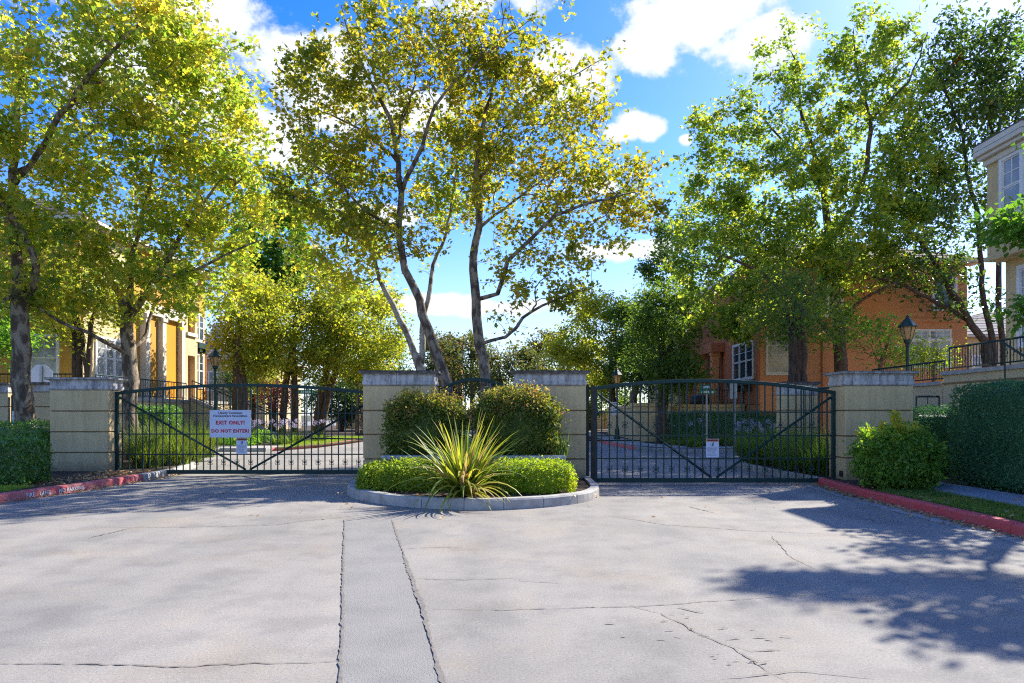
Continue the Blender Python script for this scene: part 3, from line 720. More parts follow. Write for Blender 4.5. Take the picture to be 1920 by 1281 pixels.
def pillar(label, x0, x1, y0, y1, zb, grooves, zc, zt, splits, group='stucco gate pillars', mat='stucco'):
    root = thing('gate_pillar', label, 'pillar', ((x0 + x1) / 2, (y0 + y1) / 2, zb), group)
    MB().box(x0 + .025, x1 - .025, y0 + .025, y1 - .025, zb - .1, zc + .01).build('core', M['stuccodark'], root)
    zs = [zb - .05] + grooves + [zc]
    for i in range(len(zs) - 1):
        MB().box(x0, x1, y0, y1, zs[i] + (.014 if i else 0), zs[i + 1] - .014).build('stucco_course', M[mat], root, bevel=.008)
    cap_profile(root, x0, x1, y0, y1, zc, zt, splits)
    return root
pillar('tan stucco gate pillar behind the lime round shrub at the right kerb', 6.79, 8.17, 13.9, 14.62, .14, [ZP(859, 13.9), ZP(818, 13.9), ZP(770, 13.9)], ZP(723, 13.9), ZP(696, 13.9), [.1, .5])
pillar('tan stucco gate pillar at the left kerb beside the cut hedge', -10.9, -9.53, 16.1, 16.72, .14, [ZP(849, 16.1), ZP(810, 16.1), ZP(771, 16.1)], ZP(731, 16.1), ZP(708, 16.1), [.33, .66])
pillar('tan stucco island pillar left of the arched fence, beside the exit gate', -3.12, -1.62, 14.3, 15.0, .13, [ZP(861, 14.3), ZP(815, 14.3), ZP(770, 14.3)], ZP(723, 14.3), ZP(695, 14.3), [.47])
pillar('tan stucco island pillar right of the arched fence, beside the entry gate', .04, 1.55, 14.3, 15.0, .13, [ZP(861, 14.3), ZP(815, 14.3), ZP(770, 14.3)], ZP(723, 14.3), ZP(695, 14.3), [.5])
pillar('shorter looking back pillar behind the plane trunk, half hidden by the left gate pillar', -13.68, -12.75, 19.5, 20.1, .14, [.75, 1.2, 1.7], ZP(735, 19.5), ZP(717, 19.5), [.5], mat='beige')
pillar('back pillar at the left picture edge beside the walk gate', -15.6, -14.4, 19.5, 20.1, .14, [.75, 1.2, 1.7], ZP(737, 19.5), ZP(718, 19.5), [.5], mat='beige')
pillar('back pillar seen through the right gate, under the dark multi stemmed tree', 7.78, 8.72, 19.5, 20.1, .14, [.65, 1.1, 1.6], ZP(741, 19.5), ZP(716, 19.5), [.5])
# ================================================================== GATES
def scroll_mesh():
    m = MB()
    for sx in (-1, 1):
        for sz in (-1, 1):
            pts = []
            for k in range(8):
                a = R(-150 + 285 * k / 7); pts.append((sx * (.034 + .022 * math.cos(a)), -.012, sz * (.034 + .024 * math.sin(a))))
            m.tube(pts, .0065, 4)
    m.box(-.018, .018, -.02, .02, -.022, .022)
    return m.mesh('scroll_ornament', M['green'])
SCROLL = scroll_mesh()
def gate(name, label, x0, x1, y, zb, zl, zr, zm, rails, step, scroll_rows, brace=True, cx=None):
    root = thing(name, label, 'gate', ((x0 + x1) / 2, y, 0))
    def top(x):
        t = (x - x0) / (x1 - x0); return zl * (1 - t) + zr * t + (zm - (zl + zr) / 2) * (1 - (2 * t - 1) ** 2)
    g = M['green']
    MB().box(x0, x0 + .07, y - .035, y + .035, zb, zl - .02).build('stile', g, root, bevel=.006)
    MB().box(x1 - .07, x1, y - .035, y + .035, zb, zr - .02).build('stile', g, root, bevel=.006)
    MB().box(x0 + .072, x1 - .072, y - .035, y + .035, zb, zb + .095).build('bottom_rail', g, root, bevel=.006)
    m = MB(); n = 24
    for i in range(n + 1):
        x = x0 + (x1 - x0) * i / n; z = top(x)
        m.v += [(x, y - .04, z - .075), (x, y + .04, z - .075), (x, y + .04, z), (x, y - .04, z)]
    for i in range(n):
        for j in range(4): m.f.append((i * 4 + j, i * 4 + (j + 1) % 4, i * 4 + 4 + (j + 1) % 4, i * 4 + 4 + j))
    m.f.append((3, 2, 1, 0)); m.f.append((n * 4, n * 4 + 1, n * 4 + 2, n * 4 + 3)); m.build('top_rail', g, root, bevel=.008)
    for z in rails: MB().box(x0 + .07, x1 - .07, y - .016, y + .016, z - .014, z + .014).build('cross_rail', g, root)
    nb = int(round((x1 - x0) / step)); st = (x1 - x0) / nb
    for i in range(1, nb):
        x = x0 + st * i
        MB().box(x - .0115, x + .0115, y - .0125, y + .0125, zb + .09, top(x) - .06).build('picket', g, root)
        for (z, ph) in scroll_rows:
            if (i + ph) % 2 == 0 and .06 < (x - x0) / (x1 - x0) < .94: link('scroll_ornament', SCROLL, root, (x, y, z))
    if brace:
        mx_ = (x0 + x1) / 2
        for (xa, za, xb) in ((x0 + .07, zl - .13, mx_ - .05), (x1 - .07, zr - .13, mx_ + .05)):
            MB().tube([(xa, y + .03, za), (xb, y + .03, zb + .1)], .026, 4).build('brace', g, root)
    return root
lg = gate('driveway_gate', 'dark green arched iron exit gate carrying the white exit sign', -9.53, -3.2, 16.42, .05, 2.02, 2.0, 2.22, [1.508, 1.008, .52], .1635, [(.33, 0), (1.26, 0)])
rg = gate('driveway_gate', 'dark green arched iron entry gate with only a small warning sign', 1.72, 6.78, 14.34, .05, 2.06, 1.97, 2.22, [1.526, 1.033, .551], .163, [(.327, 0), (1.26, 0)])
MB().box(1.66, 1.72, 14.30, 14.38, .05, 2.10).build('hinge_post', M['rust'], rg)
MB().tube([(1.6, 14.5, .93), (2.72, 14.5, .93)], .018, 6).build('operator_arm', M['green'], rg)
MB().tube([(-4.9, 16.6, .90), (-3.5, 16.6, .88)], .018, 6).build('operator_arm', M['green'], lg)
gp = thing('gate_post', 'slim dark green steel post fixed to the island pillar beside entry gate', 'post', (1.6, 14.5, .13))
MB().box(1.565, 1.63, 14.46, 14.54, .1, 2.12).build('post', M['green'], gp, bevel=.004)
MB().box(1.56, 1.72, 14.47, 14.53, 2.0, 2.06).build('bracket', M['green'], gp)
MB().box(1.56, 1.60, 14.42, 14.5, .95, 1.02).build('bracket', M['green'], gp)
ar = gate('arched_fence', 'dark green arched iron fence panel between the two island pillars', -1.6, .03, 14.72, .2, 2.0, 2.0, 2.27, [1.5, .7], .15, [], False)
ar['category'] = 'fence'
wg = gate('walk_gate', 'narrow arched walk gate at left edge between the back pillars', -14.36, -13.7, 19.6, .18, 2.02, 2.02, 2.2, [1.5, .6], .14, [], False)
def rail_fence(name, label, p0, p1, h, zb0, zb1, step=.11, mat='green', cat='railing', group=None, scroll=False):
    p0, p1 = Vector(p0), Vector(p1); root = thing(name, label, cat, (p0.x, p0.y, zb0), group); L_ = (p1 - p0).length; u = (p1 - p0) / L_; g = M[mat]
    a0 = Vector((p0.x, p0.y, zb0)); a1 = Vector((p1.x, p1.y, zb1)); up = Vector((0, 0, 1))
    MB().tube([a0 + up * h, a1 + up * h], .026, 4).build('top_rail', g, root)
    MB().tube([a0 + up * .08, a1 + up * .08], .018, 4).build('bottom_rail', g, root)
    n = int(L_ / step)
    for i in range(n + 1):
        q = a0.lerp(a1, i / n); th = .022 if i % 14 == 0 or i == n else .011
        MB().tube([q + up * (0 if th > .02 else .08), q + up * h], th, 4).build('post' if th > .02 else 'baluster', g, root)
        if scroll and i % 2 and th < .02:
            MB().tube([q + up * h * .35 + u * .03, q + up * h * .5 - u * .03, q + up * h * .65 + u * .03], .011, 4).build('ornament', g, root)
    return root
rail_fence('walk_gate', 'narrow iron walk gate standing ajar beside the back pillar behind the right gate', (8.05, 19.0, 0), (8.62, 18.45, 0), 1.95, .25, .25, .1, cat='gate')

# ================================================================== SIGNS ON THE GATES
def sign(name, label, x0, x1, z0, z1, y, mat='signwhite', cat='sign', group=None):
    s_ = thing(name, label, cat, ((x0 + x1) / 2, y, z0), group)
    MB().box(x0, x1, y, y + .006, z0, z1).build('panel', M[mat], s_, bevel=.002)
    return s_
Y0 = 16.36
sx0, sx1, sz0, sz1 = XP(393, Y0), XP(470.5, Y0), ZP(820.5, Y0), ZP(769, Y0)
es = sign('exit_sign', 'white rectangular exit sign with red capitals wired to the left gate', sx0, sx1, sz0, sz1, Y0)
cx = (sx0 + sx1) / 2; yt = Y0 - .0015
def zt(py): return ZP(py, Y0)
text('Liberty Commons', .072, 'lettering', M['signblue'], es, (cx, yt, zt(774.5)), (1, 0, 0), .03)
text('Homeowners Association', .072, 'lettering', M['signblue'], es, (cx, yt, zt(780)), (1, 0, 0), .03)
text('EXIT ONLY!', .12, 'lettering', M['signred'], es, (cx, yt, zt(793)), (1, 0, 0), .045)
text('DO NOT ENTER!', .11, 'lettering', M['signred'], es, (cx, yt, zt(808.5)), (1, 0, 0), .045)
for px, py in ((395, 771.5), (468.5, 771.5), (395, 818), (468.5, 818)):
    q = P(px, py, Y0); MB().box(q.x - .007, q.x + .007, Y0 - .006, Y0 - .001, q.z - .007, q.z + .007).build('screw', M['galv'], es)
def warning(label, x0, x1, z0, z1, y):
    s_ = sign('warning_sign', label, x0, x1, z0, z1, y, group='gate warning signs'); w, h = x1 - x0, z1 - z0; yt = y - .0015
    MB().box(x0 + .008, x1 - .008, y - .0022, y - .0002, z1 - h * .15, z1 - .008).build('header_band', M['signorange'], s_)
    text('WARNING', h * .10, 'lettering', M['black'], s_, ((x0 + x1) / 2, y - .004, z1 - h * .085), (1, 0, 0), .03)
    m = MB(); c = Vector(((x0 + x1) / 2, 0, z1 - h * .30)); r_ = h * .075      # running figure struck by a gate
    def bar(p, q, t):
        p, q = Vector((p[0], 0, p[1])) * r_, Vector((q[0], 0, q[1])) * r_; d_ = (q - p).normalized(); n = Vector((-d_.z, 0, d_.x)) * t * r_
        o = c + Vector((0, yt, 0)); m.add([o + p - n, o + q - n, o + q + n, o + p + n], [(0, 1, 2, 3)])
    bar((.5, 1.5), (.9, .9), .35); bar((.5, .7), (.1, -.4), .25); bar((.1, -.4), (.7, -1.3), .18); bar((.1, -.4), (-.7, -1.2), .18); bar((.4, .5), (1.2, .1), .15); bar((.4, .5), (-.4, .1), .15)
    for k in range(10):
        a, b = 2 * math.pi * k / 10, 2 * math.pi * (k + 1) / 10; bar((-.4 + 1.1 * math.cos(a), .1 + 1.1 * math.sin(a)), (-.4 + 1.1 * math.cos(b), .1 + 1.1 * math.sin(b)), .08)
    m.build('pictogram', M['signblue'], s_)
    m = MB(); rr = random.Random(3)
    for i in range(8):          # the rows of small print are too small to read in the photograph
        z = z1 - h * (.46 + .062 * i); x = x0 + w * .1; e = x1 - w * (.1 + .2 * rr.random())
        while x < e:
            l = w * rr.uniform(.05, .16); m.add([(x, yt, z), (min(x + l, e), yt, z), (min(x + l, e), yt, z + h * .022), (x, yt, z + h * .022)], [(0, 1, 2, 3)]); x += l + w * .025
    m.build('small_print', M['greytext'], s_)
    return s_
warning('small warning sign with figure hanging below the exit sign on the left gate', XP(443, Y0), XP(463.5, Y0), ZP(851.5, Y0), ZP(821.5, Y0), Y0)
Y1 = 14.30
warning('small warning sign with figure alone on the right gate', XP(1324, Y1), XP(1348, Y1), ZP(858, Y1), ZP(823, Y1), Y1)
def print_rows(s_, x0, x1, z0, z1, y, rows, seed):
    m = MB(); rr = random.Random(seed); w, h = x1 - x0, z1 - z0
    for i in range(rows):
        z = z1 - h * (.15 + .75 * i / rows); x = x0 + w * (.12 + .15 * rr.random()); e = x1 - w * (.12 + .15 * rr.random())
        while x < e:
            l = w * rr.uniform(.08, .2); m.add([(x, y, z), (min(x + l, e), y, z), (min(x + l, e), y, z + h * .07), (x, y, z + h * .07)], [(0, 1, 2, 3)]); x += l + w * .04
    return m.build('small_print', M['greytext'], s_)
s1 = sign('notice_sign', 'white notice sign with small print on the left walk gate', XP(22.5, 19.5), XP(37, 19.5), ZP(797, 19.5), ZP(771, 19.5), 19.5)
print_rows(s1, XP(22.5, 19.5), XP(37, 19.5), ZP(797, 19.5), ZP(771, 19.5), 19.498, 6, 5)
pe = thing('photo_eye', 'small black sensor box low on the right gate pillar', 'sensor', (7.0, 13.88, .3))
q0, q1 = P(1592, 895, 13.88), P(1599, 884, 13.88)
MB().box(6.755, 6.79, 14.0, 14.1, q0.z, q1.z).build('housing', M['black'], pe, bevel=.005)
MB().box(6.75, 6.756, 14.03, 14.07, q0.z + .03, q1.z - .03).build('lens', M['glass'], pe)
# red kerb lettering: left kerb face
lk = [o for o in C.objects if o.name.startswith('kerb_segment') and o.parent and o.parent.name == 'kerb']
fl = thing('kerb_lettering', 'worn white stencilled fire lane words on the left red kerb', 'lettering', (-8.44, 11.95, .08)); 
def kx(y): 
    for p, q in zip(LK[:-1], LK[1:]):
        if p[1] <= y <= q[1]: return p[0] + (q[0] - p[0]) * (y - p[1]) / (q[1] - p[1])
pA, pB = Vector((kx(11.85), 11.85, .065)), Vector((kx(13.0), 13.0, .065)); uu = (Vector((kx(12.95), 12.95, 0)) - Vector((kx(11.85), 11.85, 0))).normalized()
for wd_, off_ in (('FIRE', 0), ('LANE', .29), ('-', .63), ('NO', .73), ('PARKING', .93)):
    text(wd_, .105, 'lettering', M['white'], fl, pA + Vector((.003, 0, 0)) + uu * off_, uu, .02, 'LEFT', up=(-.1, 0, 1), sx=.95)

# ================================================================== ISLAND PLANTER
w = thing('planter_wall', 'low tan planter wall with stone coping across the island', 'wall', (-.75, 13.1, .13))
MB().box(-2.45, .98, 13.02, 13.2, .1, .62).build('wall', M['stucco'], w)
for i in range(4):
    x = -2.5 + 3.53 * i / 4
    MB().box(x + .004, x + 3.53 / 4 - .004, 12.98, 13.25, .62, .69).build('coping_stone', M['cap'], w, bevel=.01)
MB().box(-2.42, .95, 13.2, 14.28, .1, .6).build('soil_bed', M['soil'], w)
bush('foundation_shrub', 'left bronze tipped shrub before the island pillar', (-1.72, 13.66, 1.12), (.80, .5, .72), LF['nandina'], .07, 15000, 31, tips=LF['tip'], ntip=300, tipsize=.055, zbot=.6, power=.72, tmpl=T_LONG if False else T_OVAL, group='bronze tipped shrubs on the island')
bush('foundation_shrub', 'right larger bronze tipped shrub before the island pillar', (.10, 13.62, 1.14), (.86, .52, .80), LF['nandina'], .07, 16500, 32, tips=LF['tip'], ntip=340, tipsize=.055, zbot=.6, power=.75, group='bronze tipped shrubs on the island')
hedge('low_hedge', 'clipped lime green low hedge left of the flax on the island', (-2.72, -1.15, 11.85, 12.85, .13, .6), .3, LF['lime'], .055, 9500, 33, .035, group='lime low hedges on the island')
hedge('low_hedge', 'clipped lime green low hedge right of the flax on the island', (-.42, 1.05, 11.5, 12.6, .13, .62), .3, LF['lime'], .055, 9500, 34, .035, group='lime low hedges on the island')
# New Zealand flax: every blade its own
fx = thing('flax_plant', 'large arching yellow green flax with dry brown blades on the island', 'plant', (-.82, 11.25, .13))
rng = np.random.default_rng(12); nb = 190
th = rng.uniform(0, 2 * math.pi, nb); u = rng.uniform(0, 1, nb)
base = np.stack([-.82 + .16 * u * np.cos(th), 11.25 + .13 * u * np.sin(th), np.full(nb, .12)], 1)
ln = rng.uniform(.9, 1.5, nb); lean = rng.uniform(.03, .82, nb); curl = rng.uniform(.15, 1.9, nb) * (.45 + lean)
for i in range(14): lean[i] = rng.uniform(.9, 1.25); curl[i] = rng.uniform(1.2, 2.0); th[i] = rng.uniform(3.6, 5.8); ln[i] = rng.uniform(.9, 1.2)
V = blade_arr(base, th, ln, lean, curl, .072, 8)
for i in range(nb):
    mb = MB(); v = V[i]
    for k in range(9):
        l, r_ = v[2 * k], v[2 * k + 1]; c_ = (l + r_) / 2; t = v[min(2 * k + 2, 16)] - v[max(2 * k - 2, 0)]
        s_ = r_ - l; nn = np.cross(s_, t); nn = nn / max(np.linalg.norm(nn), 1e-9) * np.linalg.norm(s_) * .28
        mb.v += [tuple(l), tuple(c_ - nn), tuple(r_)]
    for k in range(8): mb.f += [(3 * k, 3 * k + 1, 3 * k + 4, 3 * k + 3), (3 * k + 1, 3 * k + 2, 3 * k + 5, 3 * k + 4)]
    q = rng.uniform()
    mb.build('leaf_blade', LF['flax'] if q < .5 else LF['flaxedge'] if q < .86 else LF['flaxdry'], fx, smooth=True)
strap_clump('strap_plant', 'small upright green strap leaved tuft beside the right island pillar', (.93, 13.35, .55), (.12, .1), 26, .62, LF['flaxedge'], 13, lean=(.02, .35), curl=(0, .3), width=.035)

# ================================================================== HEDGES, SHRUBS, GRASSES
hedge('box_hedge', 'squared green hedge nearest the left kerb, before the left pillar', (-13.5, -9.15, 12.75, 13.6, .14, .98), .14, LF['hedge'], .07, 13000, 40, .035)
hedge('box_hedge', 'darker back hedge under the plane trunk at left', (-16, -11.0, 16.0, 17.2, .14, 1.25), .12, LF['hedge'], .075, 9000, 41, .035)
hedge('box_hedge', 'tall dense dark green clipped hedge beside the right sidewalk', (8.5, 10.0, 7.2, 13.35, .14, 2.02), .22, LF['hedgebox'], .05, 42000, 42, .03)
hedge('box_hedge', 'lower dark hedge between the right pillar and the tall hedge', (8.75, 10.4, 14.9, 16.6, .14, 1.58), .2, LF['hedgebox'], .055, 9000, 43, .04)
hedge('box_hedge', 'dark hedge before the yellow townhouse behind the left gate', (-14.7, -12.0, 23.6, 24.8, .14, 1.72), .15, LF['hedge'], .09, 9000, 44, .05)
hedge('box_hedge', 'long dark hedge under the right terrace wall behind the right gate', (7.6, 13.2, 32.4, 33.5, .14, 1.55), .2, LF['hedgebox'], .09, 9000, 45, .05)
bush('round_shrub', 'round lime tipped green shrub in front of the right gate pillar', (6.93, 12.35, .66), (.66, .62, .58), LF['shrub'], .085, 9500, 46, rough=.09, lump=.1, zbot=.15, power=.85, group=None, tips=LF['limetip'], ntip=26, tipsize=.085)
sp = thing('leaf_sprig', 'tall lime yellow sprig rising from the round shrub', 'shoot', (6.78, 12.1, 1.0)); rng = np.random.default_rng(5)
MB().tube([(6.78, 12.1, 1.0), (6.80, 12.08, 1.3), (6.79, 12.05, 1.5)], [.008, .006, .003], 4).build('stem', LF['limetip'], sp)
pp = np.array([(6.79, 12.07, 1.05 + .48 * t) for t in rng.uniform(0, 1, 220)]); pp += rng.normal(size=pp.shape) * np.array([.085, .085, .01]) * (1.2 - (pp[:, 2:3] - 1.05) / .55)
leaves('sprig_leaves', pp, .085, LF['limetip'], sp, rng, T_OVAL)
bush('round_shrub', 'green shrub spreading behind the round shrub onto the sidewalk edge', (7.75, 13.1, .55), (.42, .5, .46), LF['shrub'], .085, 3000, 47, rough=.12, lump=.1, zbot=.15, core=.7)
grs = 'strap leaved grass clumps inside the left gate'
for i, (x, y, r_, L_) in enumerate([(-9.25, 17.3, .3, 1.15), (-9.0, 18.2, .35, 1.25), (-9.5, 18.7, .4, 1.3), (-9.3, 19.6, .4, 1.3), (-10.1, 19.2, .4, 1.3), (-10.2, 20.6, .45, 1.3), (-9.85, 21.6, .4, 1.1)]):
    strap_clump('grass_clump', ['tawny tipped strap grass nearest the left gate pillar', 'tawny tipped strap grass at the inner kerb behind the left gate', 'tawny tipped strap grass behind the nearest clump', 'tawny tipped strap grass at the kerb bend inside the left gate', 'tawny tipped strap grass under the second plane tree', 'tawny tipped strap grass before the dark townhouse hedge', 'tawny tipped strap grass farthest along the inner left kerb'][i],
                (x, y, .12), (r_, r_), 430, L_, LF['straw'], 100 + i, group=grs, width=.018, lean=(.02, .6), curl=(.2, 1.1))
grr = 'strap leaved clumps inside the right gate'
for i, (x, y, r_, L_) in enumerate([(6.75, 18.4, .35, 1.1), (7.1, 17.4, .4, 1.2), (6.75, 16.4, .3, .95), (7.4, 16.4, .4, 1.25), (7.55, 18.3, .45, 1.3), (6.9, 15.4, .28, 1.0), (7.6, 15.5, .35, 1.25), (6.9, 19.4, .35, 1.1)]):
    strap_clump('strap_plant', ['green strap leaved clump at the far kerb corner behind the right gate', 'green strap leaved clump second from the kerb corner behind the right gate', 'low green strap leaved clump spilling on the inner right kerb', 'tawny tipped strap leaved clump beside the right gate pillar back', 'strap leaved clump before the right back pillar', 'short strap leaved clump right behind the right gate at the kerb', 'tall strap leaved clump touching the right gate pillar', 'strap leaved clump farthest back on the kerb turn at right'][i],
                (x, y, .12), (r_, r_), 330, L_, LF['straw'] if i in (3, 6) else LF['strap'], 120 + i, group=grr, width=.03, lean=(.05, .75), curl=(.3, 1.3))
ag = 'lilac flowered agapanthus clumps'
for i, (x, y, fl_) in enumerate([(8.0, 23.2, 9), (8.9, 23.6, 10), (9.7, 23.0, 8), (7.4, 27.8, 2), (-9.9, 30.6, 8), (-10.7, 31.0, 11), (-11.6, 30.7, 9), (-10.3, 32.5, 8), (-9.5, 33.5, 8)]):
    strap_clump('agapanthus', ['pale lilac agapanthus left of the right back pillar', 'pale lilac agapanthus just before the right back pillar', 'pale lilac agapanthus hidden deepest at the right back pillar', 'lone blue agapanthus by the street sign behind right gate', 'lilac agapanthus at the lawn edge behind left gate', 'lilac agapanthus right of the exit sign behind left gate', 'lilac agapanthus at the stair foot behind left gate', 'lilac agapanthus under the slender street trees', 'lilac agapanthus at far lawn by the street trees'][i],
                (x, y, .12), (.35, .35), 150, .62, LF['strap'], 140 + i, group=ag, flowers=fl_, fz=1.0, width=.035)
def mound(name, label, x0, x1, y0, y1, h, leaf, ls, n, seed, cat='ground cover'):
    rng = np.random.default_rng(seed); p = np.stack([rng.uniform(x0, x1, n), rng.uniform(y0, y1, n), np.zeros(n)], 1)
    p[:, 2] = .14 + h * rng.uniform(.2, 1, n) * (.7 + .3 * np.sin(p[:, 0] * 2.3 + p[:, 1] * 1.7))
    o = leaves(name, p, ls, leaf, None, rng, T_OVAL); tag(o, label, cat); return o
mound('ground_cover', 'leafy green ground cover before the right terrace hedge', 6.9, 13, 29.2, 32.3, .45, LF['grn'], .1, 9000, 61)
mound('ground_cover', 'leafy green ground cover below the townhouse stair behind the left gate', -14.2, -11.0, 28.6, 31.8, .65, LF['bright'], .11, 9000, 62)
mound('ground_cover', 'low greenery under the left townhouse podium', -16, -12.2, 21.6, 23.5, .5, LF['grn'], .1, 5000, 63)
g_ = grass('right_lawn_grass', [(6.30, 7.28, 3.5, 11.9)], 26000, LF['grass'], 70, .06, .145); tag(g_, 'short patchy lawn strip between the red kerb and right sidewalk', 'grass')
g_ = grass('left_lawn_grass', [(-13, -8.75, 11.3, 12.5)], 14000, LF['lawn'], 71, .07, .145); tag(g_, 'bright lawn patch before the left hedge', 'grass')
g_ = grass('far_lawn_grass', [(-10.3, -8.6, 30.4, 40), (-9.6, -9.0, 28, 30.4)], 15000, LF['lawn'], 72, .12, .146); tag(g_, 'sunlit lawn at the far street corner behind the left gate', 'grass')
rng = np.random.default_rng(77)
ps = []
for pts, off, n in ((RK[:5], -.10, 700), (LK[:6], -.10, 420)):
    for _ in range(n):
        i = rng.integers(0, len(pts) - 1); t = rng.uniform(); s_ = -1 if pts is RK[:5] or pts[0][0] > 0 else 1
        x = pts[i][0] + (pts[i + 1][0] - pts[i][0]) * t; y = pts[i][1] + (pts[i + 1][1] - pts[i][1]) * t
        ps.append((x + s_ * (.03 + abs(rng.normal()) * .09), y, .015 + rng.uniform() * .02))
for _ in range(500): ps.append((rng.uniform(-9.6, -8.45), rng.uniform(13.0, 16.2), .155))
for _ in range(140): ps.append((rng.uniform(-3, 1.5), rng.uniform(11, 13), .15))
for _ in range(90): ps.append((rng.uniform(-8, 6), rng.uniform(9.5, 16), .015))
for _ in range(120): ps.append((rng.uniform(5.0, 6.2), rng.uniform(14.2, 16.5), .015))
for _ in range(160): ps.append((rng.uniform(6.3, 8.3), rng.uniform(4, 13), .18))
o = leaves('fallen_leaves', np.array(ps), .055, LF['litter'], None, rng, T_MAPLE, wn_=1.6); tag(o, 'dry brown leaves lying along the kerbs', 'leaf litter')

# ================================================================== BUILDINGS
X_, Y_ = Vector((1, 0, 0)), Vector((0, 1, 0))
def window(root, o, u, n, w, h, cols=1, rows=1, glassm='glass', sash=True, fr='white', t=.1, name='window'):
    """o: lower left corner on the wall, u along, n outward"""
    u, n, o = Vector(u), Vector(n), Vector(o); m = MB()
    m.obox(o, u, n, (-t, w + t), (-.02, .07), (-t * 1.2, 0)); m.obox(o, u, n, (-t, w + t), (-.02, .062), (h, h + t)); m.obox(o, u, n, (-t, 0), (-.02, .058), (0, h)); m.obox(o, u, n, (w, w + t), (-.02, .058), (0, h))
    for i in range(1, cols): m.obox(o, u, n, (w * i / cols - .045, w * i / cols + .045), (-.02, .05), (0, h))
    wd = m.build(name, M[fr], root); cw = w / cols
    for i in range(cols):
        a, b = i * cw + (.045 if i else 0), (i + 1) * cw - (.045 if i < cols - 1 else 0); hh = h * .5 if sash else h
        for k, (z0, z1) in enumerate(((0, hh), (hh, h)) if sash else ((0, h),)):
            s2 = MB(); e = .035; d_ = .03 if k else .015
            s2.obox(o, u, n, (a + .003, b - .003), (-.01, d_), (z0, z0 + e)); s2.obox(o, u, n, (a + .003, b - .003), (-.01, d_), (z1 - e, z1 - .003))
            s2.obox(o, u, n, (a + .003, a + e), (-.01, d_), (z0 + e, z1 - e)); s2.obox(o, u, n, (b - e, b - .003), (-.01, d_), (z0 + e, z1 - e))
            if k or not sash:
                for q in range(1, rows): 
                    s2.obox(o, u, n, (a + (b - a) * q / rows - .012, a + (b - a) * q / rows + .012), (-.01, d_ - .006), (z0 + e, z1 - e))
                s2.obox(o, u, n, (a + e, b - e), (-.01, d_ - .008), ((z0 + z1) / 2 - .012, (z0 + z1) / 2 + .012))
            s2.build('sash', M[fr], wd)
            MB().obox(o, u, n, (a + e, b - e), (-.012, .006), (z0 + e, z1 - e)).build('pane', M[glassm], wd)
    return wd
def hip_roof(root, x0, x1, y0, y1, z, rise, over, mat, courses=9):
    rf = MB().box(x0 - over, x1 + over, y0 - over, y1 + over, z - .14, z).build('roof', M['trim'], root)
    m = MB(); inset_ = min(x1 - x0, y1 - y0) / 2 + over
    for k in range(courses):
        a, b = k / courses, (k + 1) / courses; i0, i1 = inset_ * a, inset_ * b * .999; z0, z1 = z + rise * a, z + rise * b
        A = [(x0 - over + i0, y0 - over + i0), (x1 + over - i0, y0 - over + i0), (x1 + over - i0, y1 + over - i0), (x0 - over + i0, y1 + over - i0)]
        B = [(x0 - over + i1, y0 - over + i1), (x1 + over - i1, y0 - over + i1), (x1 + over - i1, y1 + over - i1), (x0 - over + i1, y1 + over - i1)]
        q = len(m.v); e = .04
        m.v += [(p[0], p[1], z0 + .002) for p in A] + [(p[0], p[1], z0 + e) for p in A] + [(p[0], p[1], z1 + e * .3) for p in B]
        for j in range(4):
            j2 = (j + 1) % 4; m.f += [(q + j, q + j2, q + 4 + j2, q + 4 + j), (q + 4 + j, q + 4 + j2, q + 8 + j2, q + 8 + j)]
    m.build('tile_courses', M[mat], rf, kind='stuff')
    return rf
# --- yellow townhouse, left
yh = thing('townhouse', 'yellow ochre townhouse behind the left gate with cream columns and amber porch', 'house', (-22, 33, 0))
XF = -17.3
MB().box(-32, XF, 27.3, 38.5, 0, 9.2).build('wall', M['yellow'], yh)
hip_roof(yh, -32, XF, 27.3, 38.5, 9.3, 2.6, .6, 'shingle')
MB().box(XF, XF + .06, 27.45, 31.0, 2.2, 9.0).build('bay_wall', M['beige'], yh)
window(yh, (XF + .06, 28.3, 3.1), Y_, X_, 1.9, 1.55, 3, 1, 'blind'); window(yh, (XF + .06, 28.3, 6.1), Y_, X_, 1.9, 1.5, 3)
window(yh, (-19.2, 27.3, 2.9), X_, -Y_, 1.0, 1.7, 1, 2, 'blind'); window(yh, (-23.5, 27.3, 5.9), X_, -Y_, 1.1, 1.6, 1, 2)
for y, zt_ in ((31.7, 6.2), (33.2, 6.2), (35.15, 8.8)):
    m = MB().box(XF + .003, XF + .32, y, y + .36, 2.2, zt_); m.box(XF + .003, XF + .38, y - .05, y + .41, 2.2, 2.42); m.box(XF + .003, XF + .38, y - .05, y + .41, zt_ - .2, zt_ + .0); m.build('column', M['trim'], yh, bevel=.015)
MB().box(XF, XF + .3, 31.3, 35.1, 6.21, 6.75).build('entablature', M['trim'], yh)
MB().box(XF, XF + .09, 33.62, 35.1, 2.2, 6.2).build('porch_wall', M['amber'], yh)
MB().box(XF, XF + .09, 32.12, 33.15, 2.2, 6.2).build('porch_wall', M['yellow'], yh)
m = MB(); m.box(XF, XF + .3, 35.56, 35.8, 2.2, 8.9); m.box(XF, XF + .3, 36.6, 36.9, 2.2, 8.9); m.box(XF, XF + .3, 35.81, 36.59, 4.6, 5.75); m.box(XF, XF + .3, 35.81, 36.59, 7.4, 8.9); m.build('entry_surround', M['beige'], yh)
MB().box(XF, XF + .02, 35.82, 36.58, 2.2, 4.58).build('door', M['orange'], yh)
MB().box(XF, XF + .02, 35.82, 36.58, 5.77, 7.38).build('balcony_recess', M['amber'], yh)
MB().box(XF + .29, XF + .42, 35.6, 36.7, 5.62, 5.8).build('sill', M['trim'], yh)
